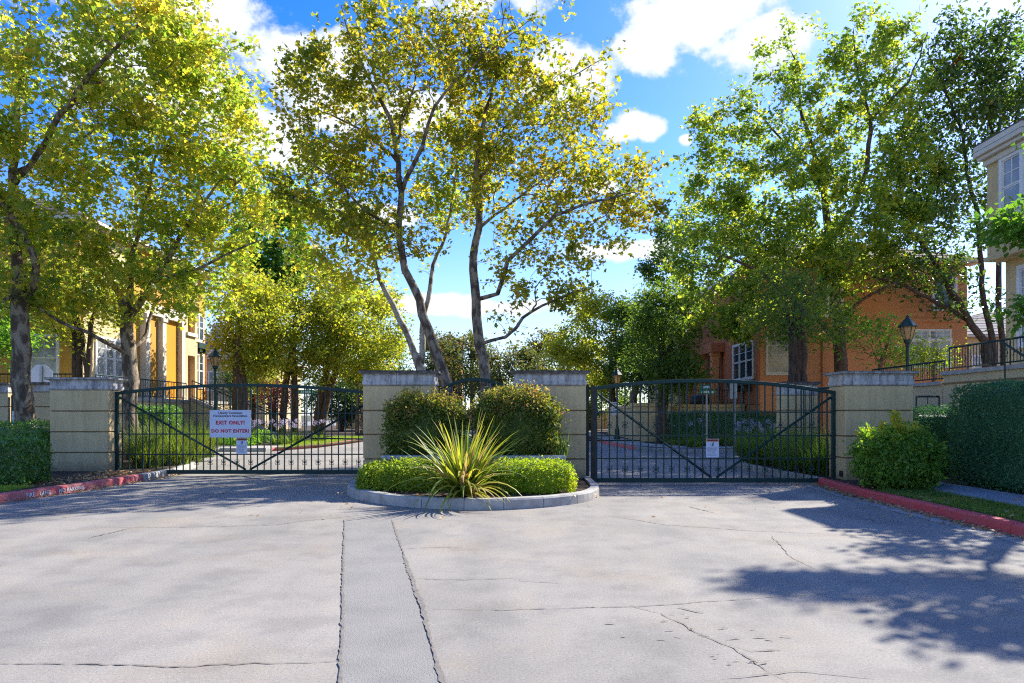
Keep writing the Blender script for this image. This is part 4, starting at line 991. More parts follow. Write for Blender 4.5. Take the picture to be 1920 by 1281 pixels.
window(yh, (XF + .003, 37.15, 3.05), Y_, X_, 1.0, 1.7, 2, 1); window(yh, (XF + .003, 37.15, 5.6), Y_, X_, 1.0, 1.35, 2, 1)
m = MB().box(XF + .01, XF + .35, 37.0, 38.3, 5.1, 5.4); m.box(XF + .01, XF + .3, 37.2, 37.4, 4.9, 5.1); m.box(XF + .01, XF + .3, 37.9, 38.1, 4.9, 5.1); m.build('window_box', M['green'], yh)
MB().tube([(XF + .08, 38.42, 2.3), (XF + .08, 38.42, 5.0), (XF + .3, 38.5, 5.2)], .04, 6).build('downpipe', M['brick_red'], yh)
pd = thing('podium_wall', 'beige stucco podium wall with coping under the yellow townhouse', 'wall', (-16.2, 31, 0))
MB().box(-32, -15.8, 25.6, 39.5, -.04, 2.05).build('wall', M['beige'], pd); MB().box(-32, -15.74, 25.54, 39.56, 2.05, 2.2).build('coping', M['concrete'], pd)
rail_fence('podium_railing', 'thin dark railing on the left podium edge before the cream columns', (-15.85, 26.0, 0), (-15.85, 33.2, 0), .8, 2.2, 2.2, .14)
rail_fence('podium_railing', 'thin dark railing along the front edge of the left podium', (-19.5, 25.62, 0), (-15.9, 25.62, 0), .8, 2.2, 2.2, .14)
st = thing('stair', 'beige stucco stair with sloped coping descending from the yellow townhouse porch', 'stair', (-14, 34, 0))
m = MB(); ys = (33.4, 33.6)
m.v += [(-15.78, ys[0], 0), (-11.6, ys[0], 0), (-11.6, ys[0], .45), (-15.78, ys[0], 2.2), (-15.78, ys[1], 0), (-11.6, ys[1], 0), (-11.6, ys[1], .45), (-15.78, ys[1], 2.2)]
m.f += [(0, 1, 2, 3), (7, 6, 5, 4), (0, 4, 5, 1), (1, 5, 6, 2), (2, 6, 7, 3), (3, 7, 4, 0)]; m.build('stringer_wall', M['beige'], st)
m = MB(); m.v += [(-15.78, 33.34, 2.21), (-11.5, 33.34, .43), (-11.5, 33.66, .43), (-15.78, 33.66, 2.21), (-15.78, 33.34, 2.32), (-11.5, 33.34, .55), (-11.5, 33.66, .55), (-15.78, 33.66, 2.32)]
m.f += [(3, 2, 1, 0), (4, 5, 6, 7), (0, 1, 5, 4), (1, 2, 6, 5), (2, 3, 7, 6), (3, 0, 4, 7)]; m.build('coping', M['concrete'], st)
for i in range(12): MB().box(-15.78 + .34 * i, -15.78 + .34 * (i + 1), 33.62, 35.4, 0, 2.05 - .165 * i).build('step', M['concrete'], st)
rail_fence('stair_railing', 'thin dark sloping handrail on the near side of the left stair', (-15.7, 33.5, 0), (-11.6, 33.5, 0), .85, 2.3, .58, .14)
rail_fence('stair_railing', 'thin dark sloping handrail on the far side of the left stair', (-15.7, 35.4, 0), (-11.6, 35.4, 0), .95, 2.1, .3, .14)
# --- far houses left and centre
fh = thing('far_house', 'far grey beige townhouse with slate roof and small cupola behind the left lamp', 'house', (-25, 60, 0))
MB().box(-34, -21, 58, 68, 0, 6.2).build('wall', M['beige'], fh); hip_roof(fh, -34, -21, 58, 68, 6.3, 2.6, .5, 'shinglegrey')
m = MB().box(-26.6, -25.5, 60.5, 61.6, 6.4, 9.3); m.build('cupola', M['white'], fh); MB().box(-26.7, -25.4, 60.4, 61.7, 9.3, 9.45).build('cupola_cap', M['trim'], fh)
window(fh, (-26.35, 60.5, 8.3), X_, -Y_, .6, .7, 1, 2); window(fh, (-26.4, 58, 3.6), X_, -Y_, 1.3, 1.5, 2, 1); window(fh, (-24.2, 58, 3.6), X_, -Y_, 1.0, 1.5, 1, 1); window(fh, (-26.4, 58, .8), X_, -Y_, 1.3, 1.6, 2, 1)
ch = thing('far_house', 'far brick coloured house with hipped tile roof between the plane trunks', 'house', (-9, 95, 0))
MB().box(-10.3, -6.9, 92, 95.4, 0, 11.2).build('wall', M['brick_red'], ch); hip_roof(ch, -10.3, -6.9, 92, 95.4, 11.3, 1.2, .4, 'shinglegrey', 6); window(ch, (-7.6, 92, 8.6), X_, -Y_, 1.0, 1.6, 1, 1, 'blind')
# --- orange townhouse, right
oh = thing('townhouse', 'burnt orange townhouse with white windows behind the right gate', 'house', (17, 38, 0))
MB().box(12.0, 22, 33, 40.2, 0, 8.8).build('wall', M['orange'], oh); MB().box(12.003, 21.9, 40.21, 47, 0, 8.8).build('wall', M['brick_red'], oh)
hip_roof(oh, 12, 22, 33, 47, 8.9, 2.4, .55, 'shingle')
MB().box(11.92, 12.0, 33.02, 40.15, 2.0, 8.7).build('street_facade', M['brick_red'], oh)
window(oh, (11.92, 36.7, 3.35), -Y_, -X_, 2.95, 1.75, 3, 1)
m = MB().box(11.5, 11.9, 33.4, 36.9, 2.95, 3.2)
for y in (34.0, 35.0, 36.1): m.box(11.55, 11.9, y, y + .3, 2.65, 2.95)
m.build('window_box', M['black'], oh)
window(oh, (12.35, 33, 3.5), X_, -Y_, 1.05, 1.75, 1, 1, 'blind', fr='trim')
window(oh, (19.15, 33, 3.85), X_, -Y_, 2.0, 1.2, 2, 1, 'blind', False); window(oh, (19.15, 33, 5.12), X_, -Y_, 2.0, .42, 2, 3, 'blind', False, t=.06)
window(oh, (14.6, 33, 6.3), X_, -Y_, 1.3, 1.5, 2, 1); window(oh, (20.4, 33, 6.6), X_, -Y_, 1.0, 1.4, 1, 1)
MB().box(12, 22, 32.9, 32.997, 5.95, 6.12).build('string_course', M['orange'], oh)
for y in (38.4, 41.2):
    m = MB().box(11.25, 11.65, y, y + .4, 2.0, 5.0); m.box(11.2, 11.7, y - .05, y + .45, 4.8, 5.0); m.box(11.2, 11.7, y - .05, y + .45, 2.0, 2.25); m.build('porch_column', M['orange'], oh, bevel=.01)
MB().box(11.15, 11.9, 38.2, 41.9, 5.0, 5.5).build('porch_beam', M['brick_red'], oh)
MB().box(11.88, 11.99, 39.2, 40.3, 2.0, 4.3).build('door', M['black'], oh)
MB().tube([(15.0, 32.92, .1), (15.0, 32.92, 8.6)], .05, 6).build('downpipe', M['orange'], oh)
bb = thing('townhouse', 'tan neighbour townhouse beyond the orange porch at right', 'house', (14, 53, 0))
MB().box(11.6, 22, 47.3, 58, 0, 9.0).build('wall', M['beige'], bb); hip_roof(bb, 11.6, 22, 47.3, 58, 9.1, 2.2, .5, 'shingle')
for i in range(4): MB().box(11.52, 11.6, 47.4, 58, 2.2 + 1.5 * i, 3.66 + 1.5 * i).build('stucco_course', M['stucco'], bb)
tw_ = thing('terrace_wall', 'beige stucco terrace wall behind the long hedge in front of the orange house', 'wall', (9, 35, 0))
m = MB().box(6.6, 11.9, 34.9, 47, -.04, 1.85); m.build('wall', M['beige'], tw_); MB().box(6.54, 11.9, 34.84, 47, 1.85, 2.0).build('coping', M['stucco'], tw_)
MB().box(6.1, 7.9, 34.0, 34.8, -.04, 1.9).build('end_pier', M['beige'], tw_, bevel=.01); MB().box(6.0, 8.0, 33.9, 34.82, 1.9, 2.05).build('pier_cap', M['stucco'], tw_)
rail_fence('terrace_railing', 'dark red brown railing on the terrace before the orange house', (9.0, 34.95, 0), (11.85, 34.95, 0), .75, 2.0, 2.0, .13, 'rust')
rail_fence('terrace_railing', 'dark green railing on the terrace left of the orange porch', (6.6, 35.3, 0), (8.9, 35.3, 0), .8, 2.0, 2.0, .12)
pc = thing('covered_grill', 'black rounded covered grill on the right terrace behind the street sign', 'grill', (9.9, 36, 2.0))
m = MB().lathe([(.1, .0), (.48, .02), (.52, .2), (.45, .42), (.2, .52), (.04, .54)], (9.9, 36, 2.0), 14); m.build('cover', M['black'], pc, smooth=True)
m = MB()
for k in range(3): m.tube([(9.9 + .4 * math.cos(k * 2.1), 36 + .4 * math.sin(k * 2.1), 2.0), (9.9 + .3 * math.cos(k * 2.1), 36 + .3 * math.sin(k * 2.1), 2.2)], .03, 5)
m.build('legs', M['black'], pc)
# --- tan house at the right edge
rh = thing('townhouse', 'tan house at the right picture edge with white cornice and tall window', 'house', (17, 16.5, 0))
MB().box(12.6, 24, 16.75, 18.1, 5.62, 8.2).build('upper_wall', M['stucco'], rh); MB().box(13.06, 24, 16.8, 18.06, 0, 5.62).build('lower_wall', M['stucco'], rh)
MB().box(14.7, 24, 8.0, 16.74, 0, 8.34).build('main_wall', M['stucco'], rh); hip_roof(rh, 14.7, 24, 8.0, 16.2, 8.5, 2.4, .5, 'shingle')
MB().box(12.56, 24, 16.71, 18.14, 5.52, 5.64).build('belt_course', M['stucco'], rh)
m = MB().box(12.3, 24.2, 16.5, 18.24, 8.3, 8.43); m.box(12.38, 24, 16.56, 18.19, 8.2, 8.3); m.box(12.5, 24, 16.66, 18.14, 8.04, 8.2); m.build('cornice', M['trim'], rh, bevel=.02)
hip_roof(rh, 12.6, 24, 16.8, 18.0, 8.6, .5, .26, 'shingle')
window(rh, (12.6, 17.5, 6.55), -Y_, -X_, .62, 1.42, 1, 2, 'blind', t=.1);
window(rh, (13.06, 17.5, 3.3), -Y_, -X_, .6, 1.9, 1, 2, 'blind', t=.1)
rt = thing('terrace_wall', 'raised tan terrace wall with stone coping above the tall right hedge', 'wall', (12, 14, 0))
MB().box(11.5, 13.04, 9, 18.2, -.04, 2.52).build('wall', M['beige'], rt); MB().box(11.44, 13.04, 8.95, 18.26, 2.52, 2.62).build('coping', M['concrete'], rt)
MB().box(11.52, 13.04, 18.27, 22.5, -.04, 2.28).build('lower_wall', M['beige'], rt); MB().box(11.46, 13.04, 18.28, 22.56, 2.28, 2.37).build('lower_coping', M['concrete'], rt)
MB().box(11.465, 11.5, 9, 18.2, 2.28, 2.32).build('band', M['stuccodark'], rt)
rail_fence('terrace_railing', 'dark green ornamental railing on the raised right terrace', (11.6, 10, 0), (11.6, 18.1, 0), .62, 2.62, 2.62, .105, scroll=True)
rail_fence('terrace_railing', 'lower dark green railing left of the raised right terrace', (11.62, 18.35, 0), (11.62, 22.0, 0), .55, 2.37, 2.37, .105, scroll=True)
rail_fence('yard_railing', 'short dark railing between the right pillar and the tall hedge', (10.6, 17.9, 0), (11.2, 17.9, 0), 1.0, .95, .95, .2)
ss = thing('stair', 'grey stone stair edge sloping down at the right picture edge', 'stair', (10.6, 13.5, 0))
m = MB(); p0, p1 = (14.35, 2.18), (12.2, .9)
for x in (10.15, 11.42): m.v += [(x, p0[0], p0[1]), (x, p1[0], p1[1]), (x, p1[0], p1[1] - .2), (x, p0[0], p0[1] - .2)]
m.f += [(0, 1, 2, 3), (7, 6, 5, 4), (0, 4, 5, 1), (1, 5, 6, 2), (2, 6, 7, 3), (3, 7, 4, 0)]; m.build('stringer', M['concrete'], ss)
MB().box(10.16, 11.42, 14.35, 15.6, .1, 2.17).build('landing', M['beige'], ss)
m = MB().tube([(10.35, 14.4, 3.0), (10.35, 12.2, 1.75)], .025, 6); m.build('handrail', M['green'], ss)
for t in (0.02, .35, .7): MB().tube([(10.35, 14.38 - 2.15 * t, 2.95 - 1.2 * t), (10.35, 14.38 - 2.15 * t, 2.1 - 1.2 * t)], .02, 4).build('post', M['green'], ss)
nb_ = thing('far_house', 'pale house with tile roof behind the leaning trunks at right', 'house', (36, 50, 0))
MB().box(29.5, 42, 45, 56, 0, 6.6).build('wall', M['beige'], nb_); hip_roof(nb_, 29.5, 42, 45, 56, 6.7, 2.4, .5, 'shinglegrey'); window(nb_, (30.4, 45, 3.8), X_, -Y_, 1.2, 1.5, 1, 2, 'blind')
fw = thing('garden_wall', 'far shaded tan garden wall across the end of the street', 'wall', (-2, 66, 0))
for i in range(12):
    x = -17 + 2.6 * i; MB().box(x + .01, x + 2.59, 66, 66.25, -.04, 1.9).build('wall_panel', M['beige'], fw); MB().box(x + .01, x + .31, 65.9, 65.997, -.04, 2.05).build('wall_pier', M['stucco'], fw)

# ================================================================== LAMPS AND SIGNS
def lamp(label, x, y, zg, h):
    t = thing('street_lamp', label, 'street lamp', (x, y, zg), 'green post lanterns'); c = (x, y, zg); H = h - .95
    MB().lathe([(.17, 0), (.17, .12), (.13, .2), (.12, .55), (.075, .68), (.06, .8)], c, 10).build('base', M['green'], t)
    MB().lathe([(.058, .8), (.05, H - .1), (.075, H - .08), (.075, H - .03), (.05, H)], c, 8).build('pole', M['green'], t)
    ln = MB().lathe([(.05, H), (.11, H + .04), (.12, H + .12), (.14, H + .14)], c, 6).build('lantern', M['green'], t)
    MB().lathe([(.12, H + .14), (.225, H + .55)], c, 6).build('lantern_glass', M['lamp'], ln)
    m = MB()
    for k in range(6):
        a = 2 * math.pi * (k + .5) / 6; m.tube([(x + .125 * math.cos(a), y + .125 * math.sin(a), zg + H + .14), (x + .232 * math.cos(a), y + .232 * math.sin(a), zg + H + .55)], .012, 4)
    m.build('lantern_ribs', M['green'], ln)
    MB().lathe([(.29, H + .55), (.30, H + .58), (.16, H + .74), (.12, H + .80), (.05, H + .86), (.06, H + .9), (.02, H + .95)], c, 6).build('lantern_roof', M['green'], ln)
lamp('green lantern post behind the exit sign beside the yellow house', XP(403.5, 30.8), 30.8, .14, ZP(653, 30.8) - .14)
lamp('green lantern post above the right gate pillar beside the orange house', XP(1702, 22.5), 22.5, 1.2, ZP(591, 22.5) - 1.2)
lamp('distant green lantern post seen through the right gate by the pale sign', XP(1157, 36), 36, .14, ZP(690, 36) - .14)
sb = thing('stop_sign', 'bare grey back of an octagonal stop sign above the left pillar', 'sign', (XP(77, 22), 22, 0))
c = P(77, 706, 22); m = MB(); oc = [(c.x + .41 * math.cos(R(22.5 + 45 * k)), c.z + .41 * math.sin(R(22.5 + 45 * k))) for k in range(8)]
m.v += [(p[0], 22, p[1]) for p in oc] + [(p[0], 22.004, p[1]) for p in oc]; m.f += [tuple(range(8)), tuple(range(8, 16))[::-1]] + [(k, k + 8, (k + 1) % 8 + 8, (k + 1) % 8) for k in range(8)]
m.build('panel', M['signwhite'], sb); MB().box(c.x + .0, c.x + .07, 21.93, 21.995, 0, c.z + .33).build('post', M['galv'], sb)
def street_sign(label, px, py, y, zg):
    t = thing('street_sign', label, 'street sign', (XP(px, y), y, zg), 'green street name signs'); p = P(px, py, y)
    MB().tube([(p.x, y, zg), (p.x, y, p.z + .18)], .035, 8).build('post', M['galv'], t)
    for k, (ux, uy, dz) in enumerate(((1, .25, 0), (.3, -1, .2))):
        u = Vector((ux, uy, 0)).normalized(); n = Vector((u.y, -u.x, 0)); o = Vector((p.x, y, p.z - .1 + dz)) + n * .04
        b_ = MB().obox(o, u, n, (-.38, .38), (0, .006), (0, .19)).build('name_plate', M['streetgreen'], t)
        m = MB(); x = -.27
        for q in (.07, .05, .09, .05, .08, .06): m.add([o + u * x + n * .008 + Vector((0, 0, .06)), o + u * (x + q) + n * .008 + Vector((0, 0, .06)), o + u * (x + q) + n * .008 + Vector((0, 0, .13)), o + u * x + n * .008 + Vector((0, 0, .13))], [(0, 1, 2, 3)]); x += q + .03
        m.build('small_print', M['white'], b_)
street_sign('green street name plates on a grey post behind the left gate by slender trees', 575, 735, 34, .14)
street_sign('green street name plates on a grey post behind the right gate by the terrace', 1325, 735, 28, .14)
t = thing('road_sign', 'grey square steel post with a sign seen edge on behind the right gate', 'sign', (XP(1377, 25), 25, .1)); q = P(1377, 716, 25)
MB().box(q.x - .04, q.x + .04, 24.97, 25.03, .1, q.z).build('post', M['galv'], t)
m = MB().obox((q.x, 24.95, q.z - .62), Vector((.12, -1, 0)).normalized(), Vector((-1, -.12, 0)).normalized(), (-.3, .3), (.05, .056), (0, .6)); m.build('panel', M['galv'], t)
s2 = sign('road_sign', 'small white notice on the distant lamp post seen through right gate', XP(1147, 35.8), XP(1159, 35.8), ZP(778, 35.8), ZP(754, 35.8), 35.8)
print_rows(s2, XP(1147, 35.8), XP(1159, 35.8), ZP(778, 35.8), ZP(754, 35.8), 35.797, 4, 9)

# ================================================================== TREES
B, BP, BB, BD = M['bark'], M['barkpale'], M['barkbrown'], M['bark_dark']
PL = 'plane trees round the gates'
# A left plane
tree('plane_tree', 'plane tree with mottled trunk before the left walk gate', 'tree', 18.2, (48, .25),
     [[(42, 660, .22), (37, 590, .21), (36, 520, .15), (30, 470, .12), (20, 400, .10), (28, 300, .09), (34, 170, .06), (60, 40, .03)],
      [(40, 600, .13), (60, 545, .11), (68, 500, .09, -.5), (45, 440, .08, -.8), (15, 392, .07, -1.2), (-60, 330, .05, -1.5)],
      [(34, 345, .08), (70, 290, .075, -.3), (112, 214, .07, -.8), (174, 135, .05, -1.4), (235, 70, .035, -1.6), (290, 10, .02, -1.8)],
      [(36, 560, .06), (-10, 570, .05, -1), (-70, 560, .03, -1.5)],
      [(28, 330, .06), (90, 300, .05, .8), (180, 240, .035, 1.3), (260, 190, .02, 1.5)]],
     [(60, 250, 200, 250, 0, 2.6, 250), (200, 110, 210, 150, -.8, 2.2, 210), (-60, 420, 140, 190, -.5, 2.8, 130), (60, 460, 110, 120, .3, 1.6, 70), (300, 60, 120, 90, 0, 2, 80)],
     LF['syc'], .215, 10500, B, 201, group=PL, fine=.64, spread=.16)
# B second left plane, inside the gate
tree('plane_tree', 'plane tree rising behind the left exit gate, close to the left gate pillar', 'tree', 20.5, (246, .22),
     [[(243, 690, .21), (240, 640, .20), (238, 600, .17), (243, 560, .10), (243, 500, .08), (262, 430, .06), (280, 350, .05), (300, 260, .03), (330, 180, .02)],
      [(238, 600, .11), (226, 555, .10), (200, 515, .08, .4), (165, 480, .06, .8), (120, 420, .04, 1)],
      [(240, 610, .12), (268, 560, .10), (292, 525, .09, -.5), (330, 460, .07, -.8), (370, 400, .05, -1), (410, 340, .03, -1.2)],
      [(236, 662, .07), (180, 632, .055, -1.0), (110, 602, .045, -1.8), (72, 577, .03, -2.2)],
      [(248, 655, .07), (275, 625, .055, .8), (290, 570, .045, 1.2), (330, 540, .03, 1.6)],
      [(292, 525, .06, -.5), (370, 505, .045, -1), (440, 470, .03, -1.4), (490, 450, .02, -1.6)]],
     [(290, 340, 220, 200, 0, 2.6, 300), (190, 490, 170, 105, -.6, 1.8, 100), (400, 420, 110, 150, 0, 2.6, 180), (380, 220, 120, 120, -.3, 2.3, 110), (330, 550, 120, 55, -.5, 1.6, 60), (130, 565, 120, 50, -1, 1.5, 42), (455, 140, 55, 50, 0, 1.4, 22), (480, 330, 60, 120, 0, 1.5, 50)],
     LF['syc'], .22, 11000, B, 202, group=PL, fine=.64, spread=.17, zg=.14)
# C three stems on the island
tree('plane_tree', 'pale barked plane with two slim stems behind the left island pillar', 'tree', 20.0, (796, .18),
     [[(789, 691, .15), (775, 658, .10), (747, 596, .085), (725, 551, .075), (711, 523, .06), (690, 450, .045, .6), (640, 370, .03, 1)],
      [(789, 680, .10), (792, 618, .085), (803, 562, .07), (809, 517, .06, .3), (837, 438, .045, .6), (850, 360, .03, 1), (860, 280, .02, 1.2)]],
     [(640, 470, 110, 90, .6, 1.8, 90), (600, 350, 80, 90, .5, 1.6, 60), (840, 340, 90, 110, 1.2, 1.6, 70), (700, 520, 90, 50, .3, 1.3, 22)],
     LF['syc'], .205, 3800, BP, 203, group=PL, fine=.64, zg=.1, spread=.19)
tree('plane_tree', 'tall plane with leaning brown trunk in the middle of the island', 'tree', 19.2, (842, .2),
     [[(837, 715, .17), (820, 669, .155), (803, 618, .14), (787, 562, .12), (759, 506, .105), (747, 438, .095), (753, 360, .085), (742, 281, .07), (733, 225, .06), (691, 146, .04), (657, 73, .025), (640, 10, .015)],
      [(753, 350, .07), (775, 310, .06, -.3), (792, 275, .055, -.5), (815, 200, .04, -.8), (860, 146, .03, -1), (921, 95, .02, -1.1), (990, 40, .012, -1.2)],
      [(745, 300, .05), (690, 250, .035, .6), (620, 215, .025, .9), (560, 200, .015, 1)],
      [(748, 430, .05), (690, 400, .035, -.7), (620, 330, .025, -1.2), (560, 290, .015, -1.4)],
      [(742, 281, .045), (770, 180, .03, .4), (790, 90, .02, .6)]],
     [(680, 190, 150, 170, 0, 2.4, 260), (620, 330, 110, 110, -.5, 2, 120), (800, 90, 190, 110, -.3, 2.2, 230), (720, 420, 130, 80, -.4, 2, 80), (570, 180, 60, 80, 0, 1.4, 30), (960, 60, 130, 80, -.6, 1.5, 80)],
     LF['sycyel'], .20, 7000, B, 204, group=PL, fine=.64, zg=.1, spread=.14, bare=.5)
tree('plane_tree', 'straight plane trunk with long right limb behind the right island pillar', 'tree', 19.6, (911, .19),
     [[(910, 700, .165), (899, 646, .15), (893, 562, .135), (888, 478, .115), (899, 405, .10), (893, 315, .08), (903, 250, .065), (925, 160, .045), (940, 60, .025), (945, -20, .012)],
      [(893, 566, .07), (933, 551, .065, -.4), (952, 489, .06, -.8), (1000, 444, .05, -1.1), (1040, 405, .045, -1.3), (1118, 377, .035, -1.5), (1190, 360, .02, -1.6)],
      [(905, 655, .06), (948, 632, .05, -.5), (980, 596, .045, -.8), (1017, 573, .035, -1), (1096, 540, .02, -1.3)],
      [(896, 345, .06), (927, 298, .05, .6), (938, 247, .04, .9), (990, 190, .03, 1.2), (1060, 150, .02, 1.4), (1130, 110, .012, 1.5)],
      [(895, 420, .05), (960, 380, .035, .9), (1040, 320, .025, 1.4), (1120, 270, .015, 1.6)]],
     [(1010, 310, 180, 160, 0, 2.5, 300), (930, 180, 130, 140, 0, 2, 150), (1120, 390, 130, 110, .3, 1.8, 110), (1010, 480, 130, 80, -.2, 1.6, 75), (1100, 180, 90, 100, .5, 1.5, 50), (1060, 545, 90, 40, -1, 1.1, 24), (960, 600, 50, 35, -.6, .9, 9), (1190, 330, 70, 80, .4, 1.4, 40), (870, 260, 90, 110, .8, 1.5, 60)],
     LF['sycyel'], .20, 7200, B, 205, group=PL, fine=.64, zg=.1, spread=.145, bare=.45)
# D right plane
tree('plane_tree', 'broad green plane tree rising above the right gate pillar', 'tree', 31.0, (1582, .36),
     [[(1577, 694, .29), (1573, 620, .26), (1566, 560, .23), (1562, 506, .20), (1553, 450, .18), (1545, 337, .14), (1528, 292, .10), (1500, 200, .06), (1490, 110, .035)],
      [(1574, 640, .16), (1553, 620, .14, -.5), (1531, 596, .13, -1), (1497, 568, .12, -1.5), (1452, 534, .09, -2.2), (1416, 506, .07, -2.6), (1360, 480, .05, -3)],
      [(1553, 450, .12), (1604, 388, .11, -.6), (1626, 315, .10, -1), (1632, 225, .085, -1.3), (1666, 191, .06, -1.6), (1705, 152, .04, -1.8), (1740, 60, .02, -2)],
      [(1632, 228, .06, -1.3), (1610, 150, .045, -1.2), (1600, 60, .025, -1)],
      [(1570, 600, .10), (1620, 560, .07, -1), (1680, 530, .05, -1.8)],
      [(1545, 337, .08), (1480, 280, .06, .8), (1420, 210, .04, 1.2), (1380, 190, .02, 1.5)],
      [(1562, 506, .10), (1500, 440, .07, 1.2), (1420, 400, .05, 2), (1340, 370, .03, 2.6)]],
     [(1500, 400, 200, 140, -1, 2.8, 330), (1430, 500, 190, 100, -1.5, 2.6, 240), (1600, 200, 140, 170, -.8, 2.4, 210), (1330, 350, 80, 130, 0, 2, 70), (1460, 230, 130, 110, -.5, 2, 95), (1640, 440, 110, 120, -1, 2.4, 130), (1500, 600, 140, 50, -1.5, 2, 75), (1650, 80, 110, 80, -1, 1.6, 60), (1480, 90, 70, 60, 0, 1.4, 22), (1380, 590, 100, 45, -1.5, 2, 50), (1330, 260, 55, 60, 0, 1.4, 20), (1700, 330, 60, 100, -1, 2, 50)],
     LF['sycgrn'], .265, 22500, BB, 206, group=PL, fine=.64, zg=.14, spread=.2, seg=.5)
# E dark tree right
tree('evergreen_pear', 'dark leaved tree with leaning multiple trunks before the tan right house', 'tree', 30.5, (1858, .2),
     [[(1851, 646, .17), (1823, 612, .15), (1795, 562, .13), (1761, 506, .11), (1727, 455, .08), (1690, 420, .05), (1650, 400, .03)],
      [(1846, 640, .14, .3), (1815, 600, .12, .3), (1755, 567, .10, 0), (1694, 534, .07, -.4), (1640, 520, .04, -.8)],
      [(1862, 646, .14, .4), (1850, 590, .12, .4), (1840, 534, .11, .4), (1837, 450, .10, .4), (1829, 382, .09, .2), (1812, 326, .07, 0), (1805, 250, .055, 0), (1770, 160, .04, 0), (1740, 100, .02, 0)],
      [(1881, 646, .13, .8), (1872, 560, .12, .8), (1873, 450, .10, .8), (1850, 400, .08, .6), (1880, 300, .06, 0), (1850, 215, .05, 0), (1830, 120, .03, 0), (1850, 40, .02, 0)],
      [(1880, 290, .05, 0), (1910, 200, .04, -.5), (1950, 120, .03, -.5)]],
     [(1820, 200, 120, 170, 0, 3, 300), (1760, 420, 100, 110, 0, 2.6, 150), (1900, 150, 120, 130, 0, 2.6, 190), (1720, 300, 70, 130, .6, 2.4, 110), (1700, 500, 90, 60, 0, 2, 70), (1800, 560, 90, 50, .5, 2, 40), (1790, 90, 60, 60, 0, 1.6, 40)],
     LF['darksyc'], .25, 17500, BD, 207, zg=.14, spread=.3, tmpl=T_OVAL, seg=.5, stemw={1: 1854, 2: 1868, 3: 1884})
# F tree just outside the right edge: its branches reach in and its shade lies on the road
fr_ = tree('shade_tree', 'bright green tree whose branch tips enter at the right edge', 'tree', 13.2, (2080, .16),
     [[(2070, 640, .15), (2060, 500, .12), (2050, 400, .10), (2060, 250, .06)],
      [(2055, 470, .06), (1990, 460, .045, .2), (1930, 450, .03, .3), (1880, 440, .015, .4)],
      [(2060, 560, .05), (2000, 570, .035, .2), (1940, 580, .02, .3)],
      [(2058, 380, .07), (2060, 300, .05, -1.5), (2060, 260, .04, -3)]],
     [(1905, 425, 62, 38, .3, .6, 70), (1918, 585, 36, 22, .2, .5, 22)] + [(960 + F * x / y, HZ - F * (z - EYE) / y, F * rx / y, F * rz / y, y - 13.2, ry, n) for x, y, z, rx, ry, rz, n in ((11.85, 14.7, 9.7, .85, .3, .3, 30), (12.5, 14.3, 9.3, .8, .3, .35, 34), (8.9, 10.1, 5.9, .55, .45, .4, 60), (9.6, 10.3, 6.1, .7, .5, .45, 60), (10.9, 13.0, 5.4, .8, .5, .4, 40), (11.3, 13.7, 7.0, .9, .35, .35, 50))],
     LF['bright'], .17, 5600, BB, 208, group='shade trees', zg=.15, spread=.17, tmpl=T_OVAL, seg=.3, clear=lambda p: (p[:, 0] > .62 * p[:, 1]))

def simple_tree(name, label, Y, pxc, pyc, rx, ry, trunks, leaf, ls, n, bark, seed, zg=.1, cat='tree', group='street trees behind the gates', natt=110, tmpl=T_OVAL, sub=5, dep=None, spread=.3, r0=.14):
    """trunks: list of base px; limbs fan up to the crown"""
    rng = np.random.default_rng(seed); stems = []; yb = HZ + (EYE - zg) / Y * F
    bot = pyc + ry * .75
    for i, bx in enumerate(trunks):
        tx = pxc + (bx - pxc) * .4 + rng.uniform(-.3, .3) * rx; rr = r0 / math.sqrt(len(trunks)) * rng.uniform(.9, 1.15)
        y1 = min(bot, yb - 40)
        stems.append([(bx + (tx - bx) * .15, (yb + y1) / 2, rr), (bx + (tx - bx) * .4, y1, rr * .85), (bx + (tx - bx) * .75, pyc + ry * .3, rr * .6), (tx, pyc - ry * .1, rr * .35)])
    cr = [(pxc, pyc, rx * .75, ry * .8, 0, (dep or rx / F * Y) * .8, natt)]
    for k in range(sub):
        a = 2 * math.pi * (k + rng.uniform(0, .5)) / sub
        cr.append((pxc + rx * .6 * math.cos(a), pyc + ry * .6 * math.sin(a), rx * rng.uniform(.3, .5), ry * rng.uniform(.28, .48), rng.normal() * .6, rx / F * Y * .4, natt // 4))
    return tree(name, label, cat, Y, (trunks[0], r0 / math.sqrt(len(trunks))), stems, cr, leaf, ls, n, bark, seed, zg, tmpl, spread, .5, group, stemw={i: bx for i, bx in enumerate(trunks) if i})
simple_tree('crape_myrtle', 'multi stemmed small tree against the yellow house left of the second plane', 23.5, 150, 560, 115, 95, [140, 152, 163, 172], LF['ash'], .15, 6000, BD, 301, r0=.2)
simple_tree('crape_myrtle', 'dark multi stemmed small tree against the orange house behind the right gate', 24.0, 1480, 575, 85, 90, [1480, 1489, 1499, 1508], LF['grn'], .14, 3600, BD, 302, r0=.26)
simple_tree('street_tree', 'stout dark trunked tree right of the left lantern post', 33, 470, 610, 85, 120, [450], LF['ash'], .19, 11000, BB, 303, r0=.36)
simple_tree('street_tree', 'yellow green street tree above the end of the exit gate', 36, 565, 610, 135, 130, [527, 553], LF['ash'], .19, 20000, BB, 304, r0=.24)
simple_tree('street_tree', 'yellow green street tree touching the left island pillar cap', 38, 665, 630, 115, 120, [600, 590], LF['ash'], .2, 18000, BB, 305, r0=.28)
simple_tree('street_tree', 'slender street tree with pale forked stems beside the left island pillar', 44, 705, 690, 85, 75, [670, 682], LF['grn'], .21, 9500, B, 306, r0=.2)
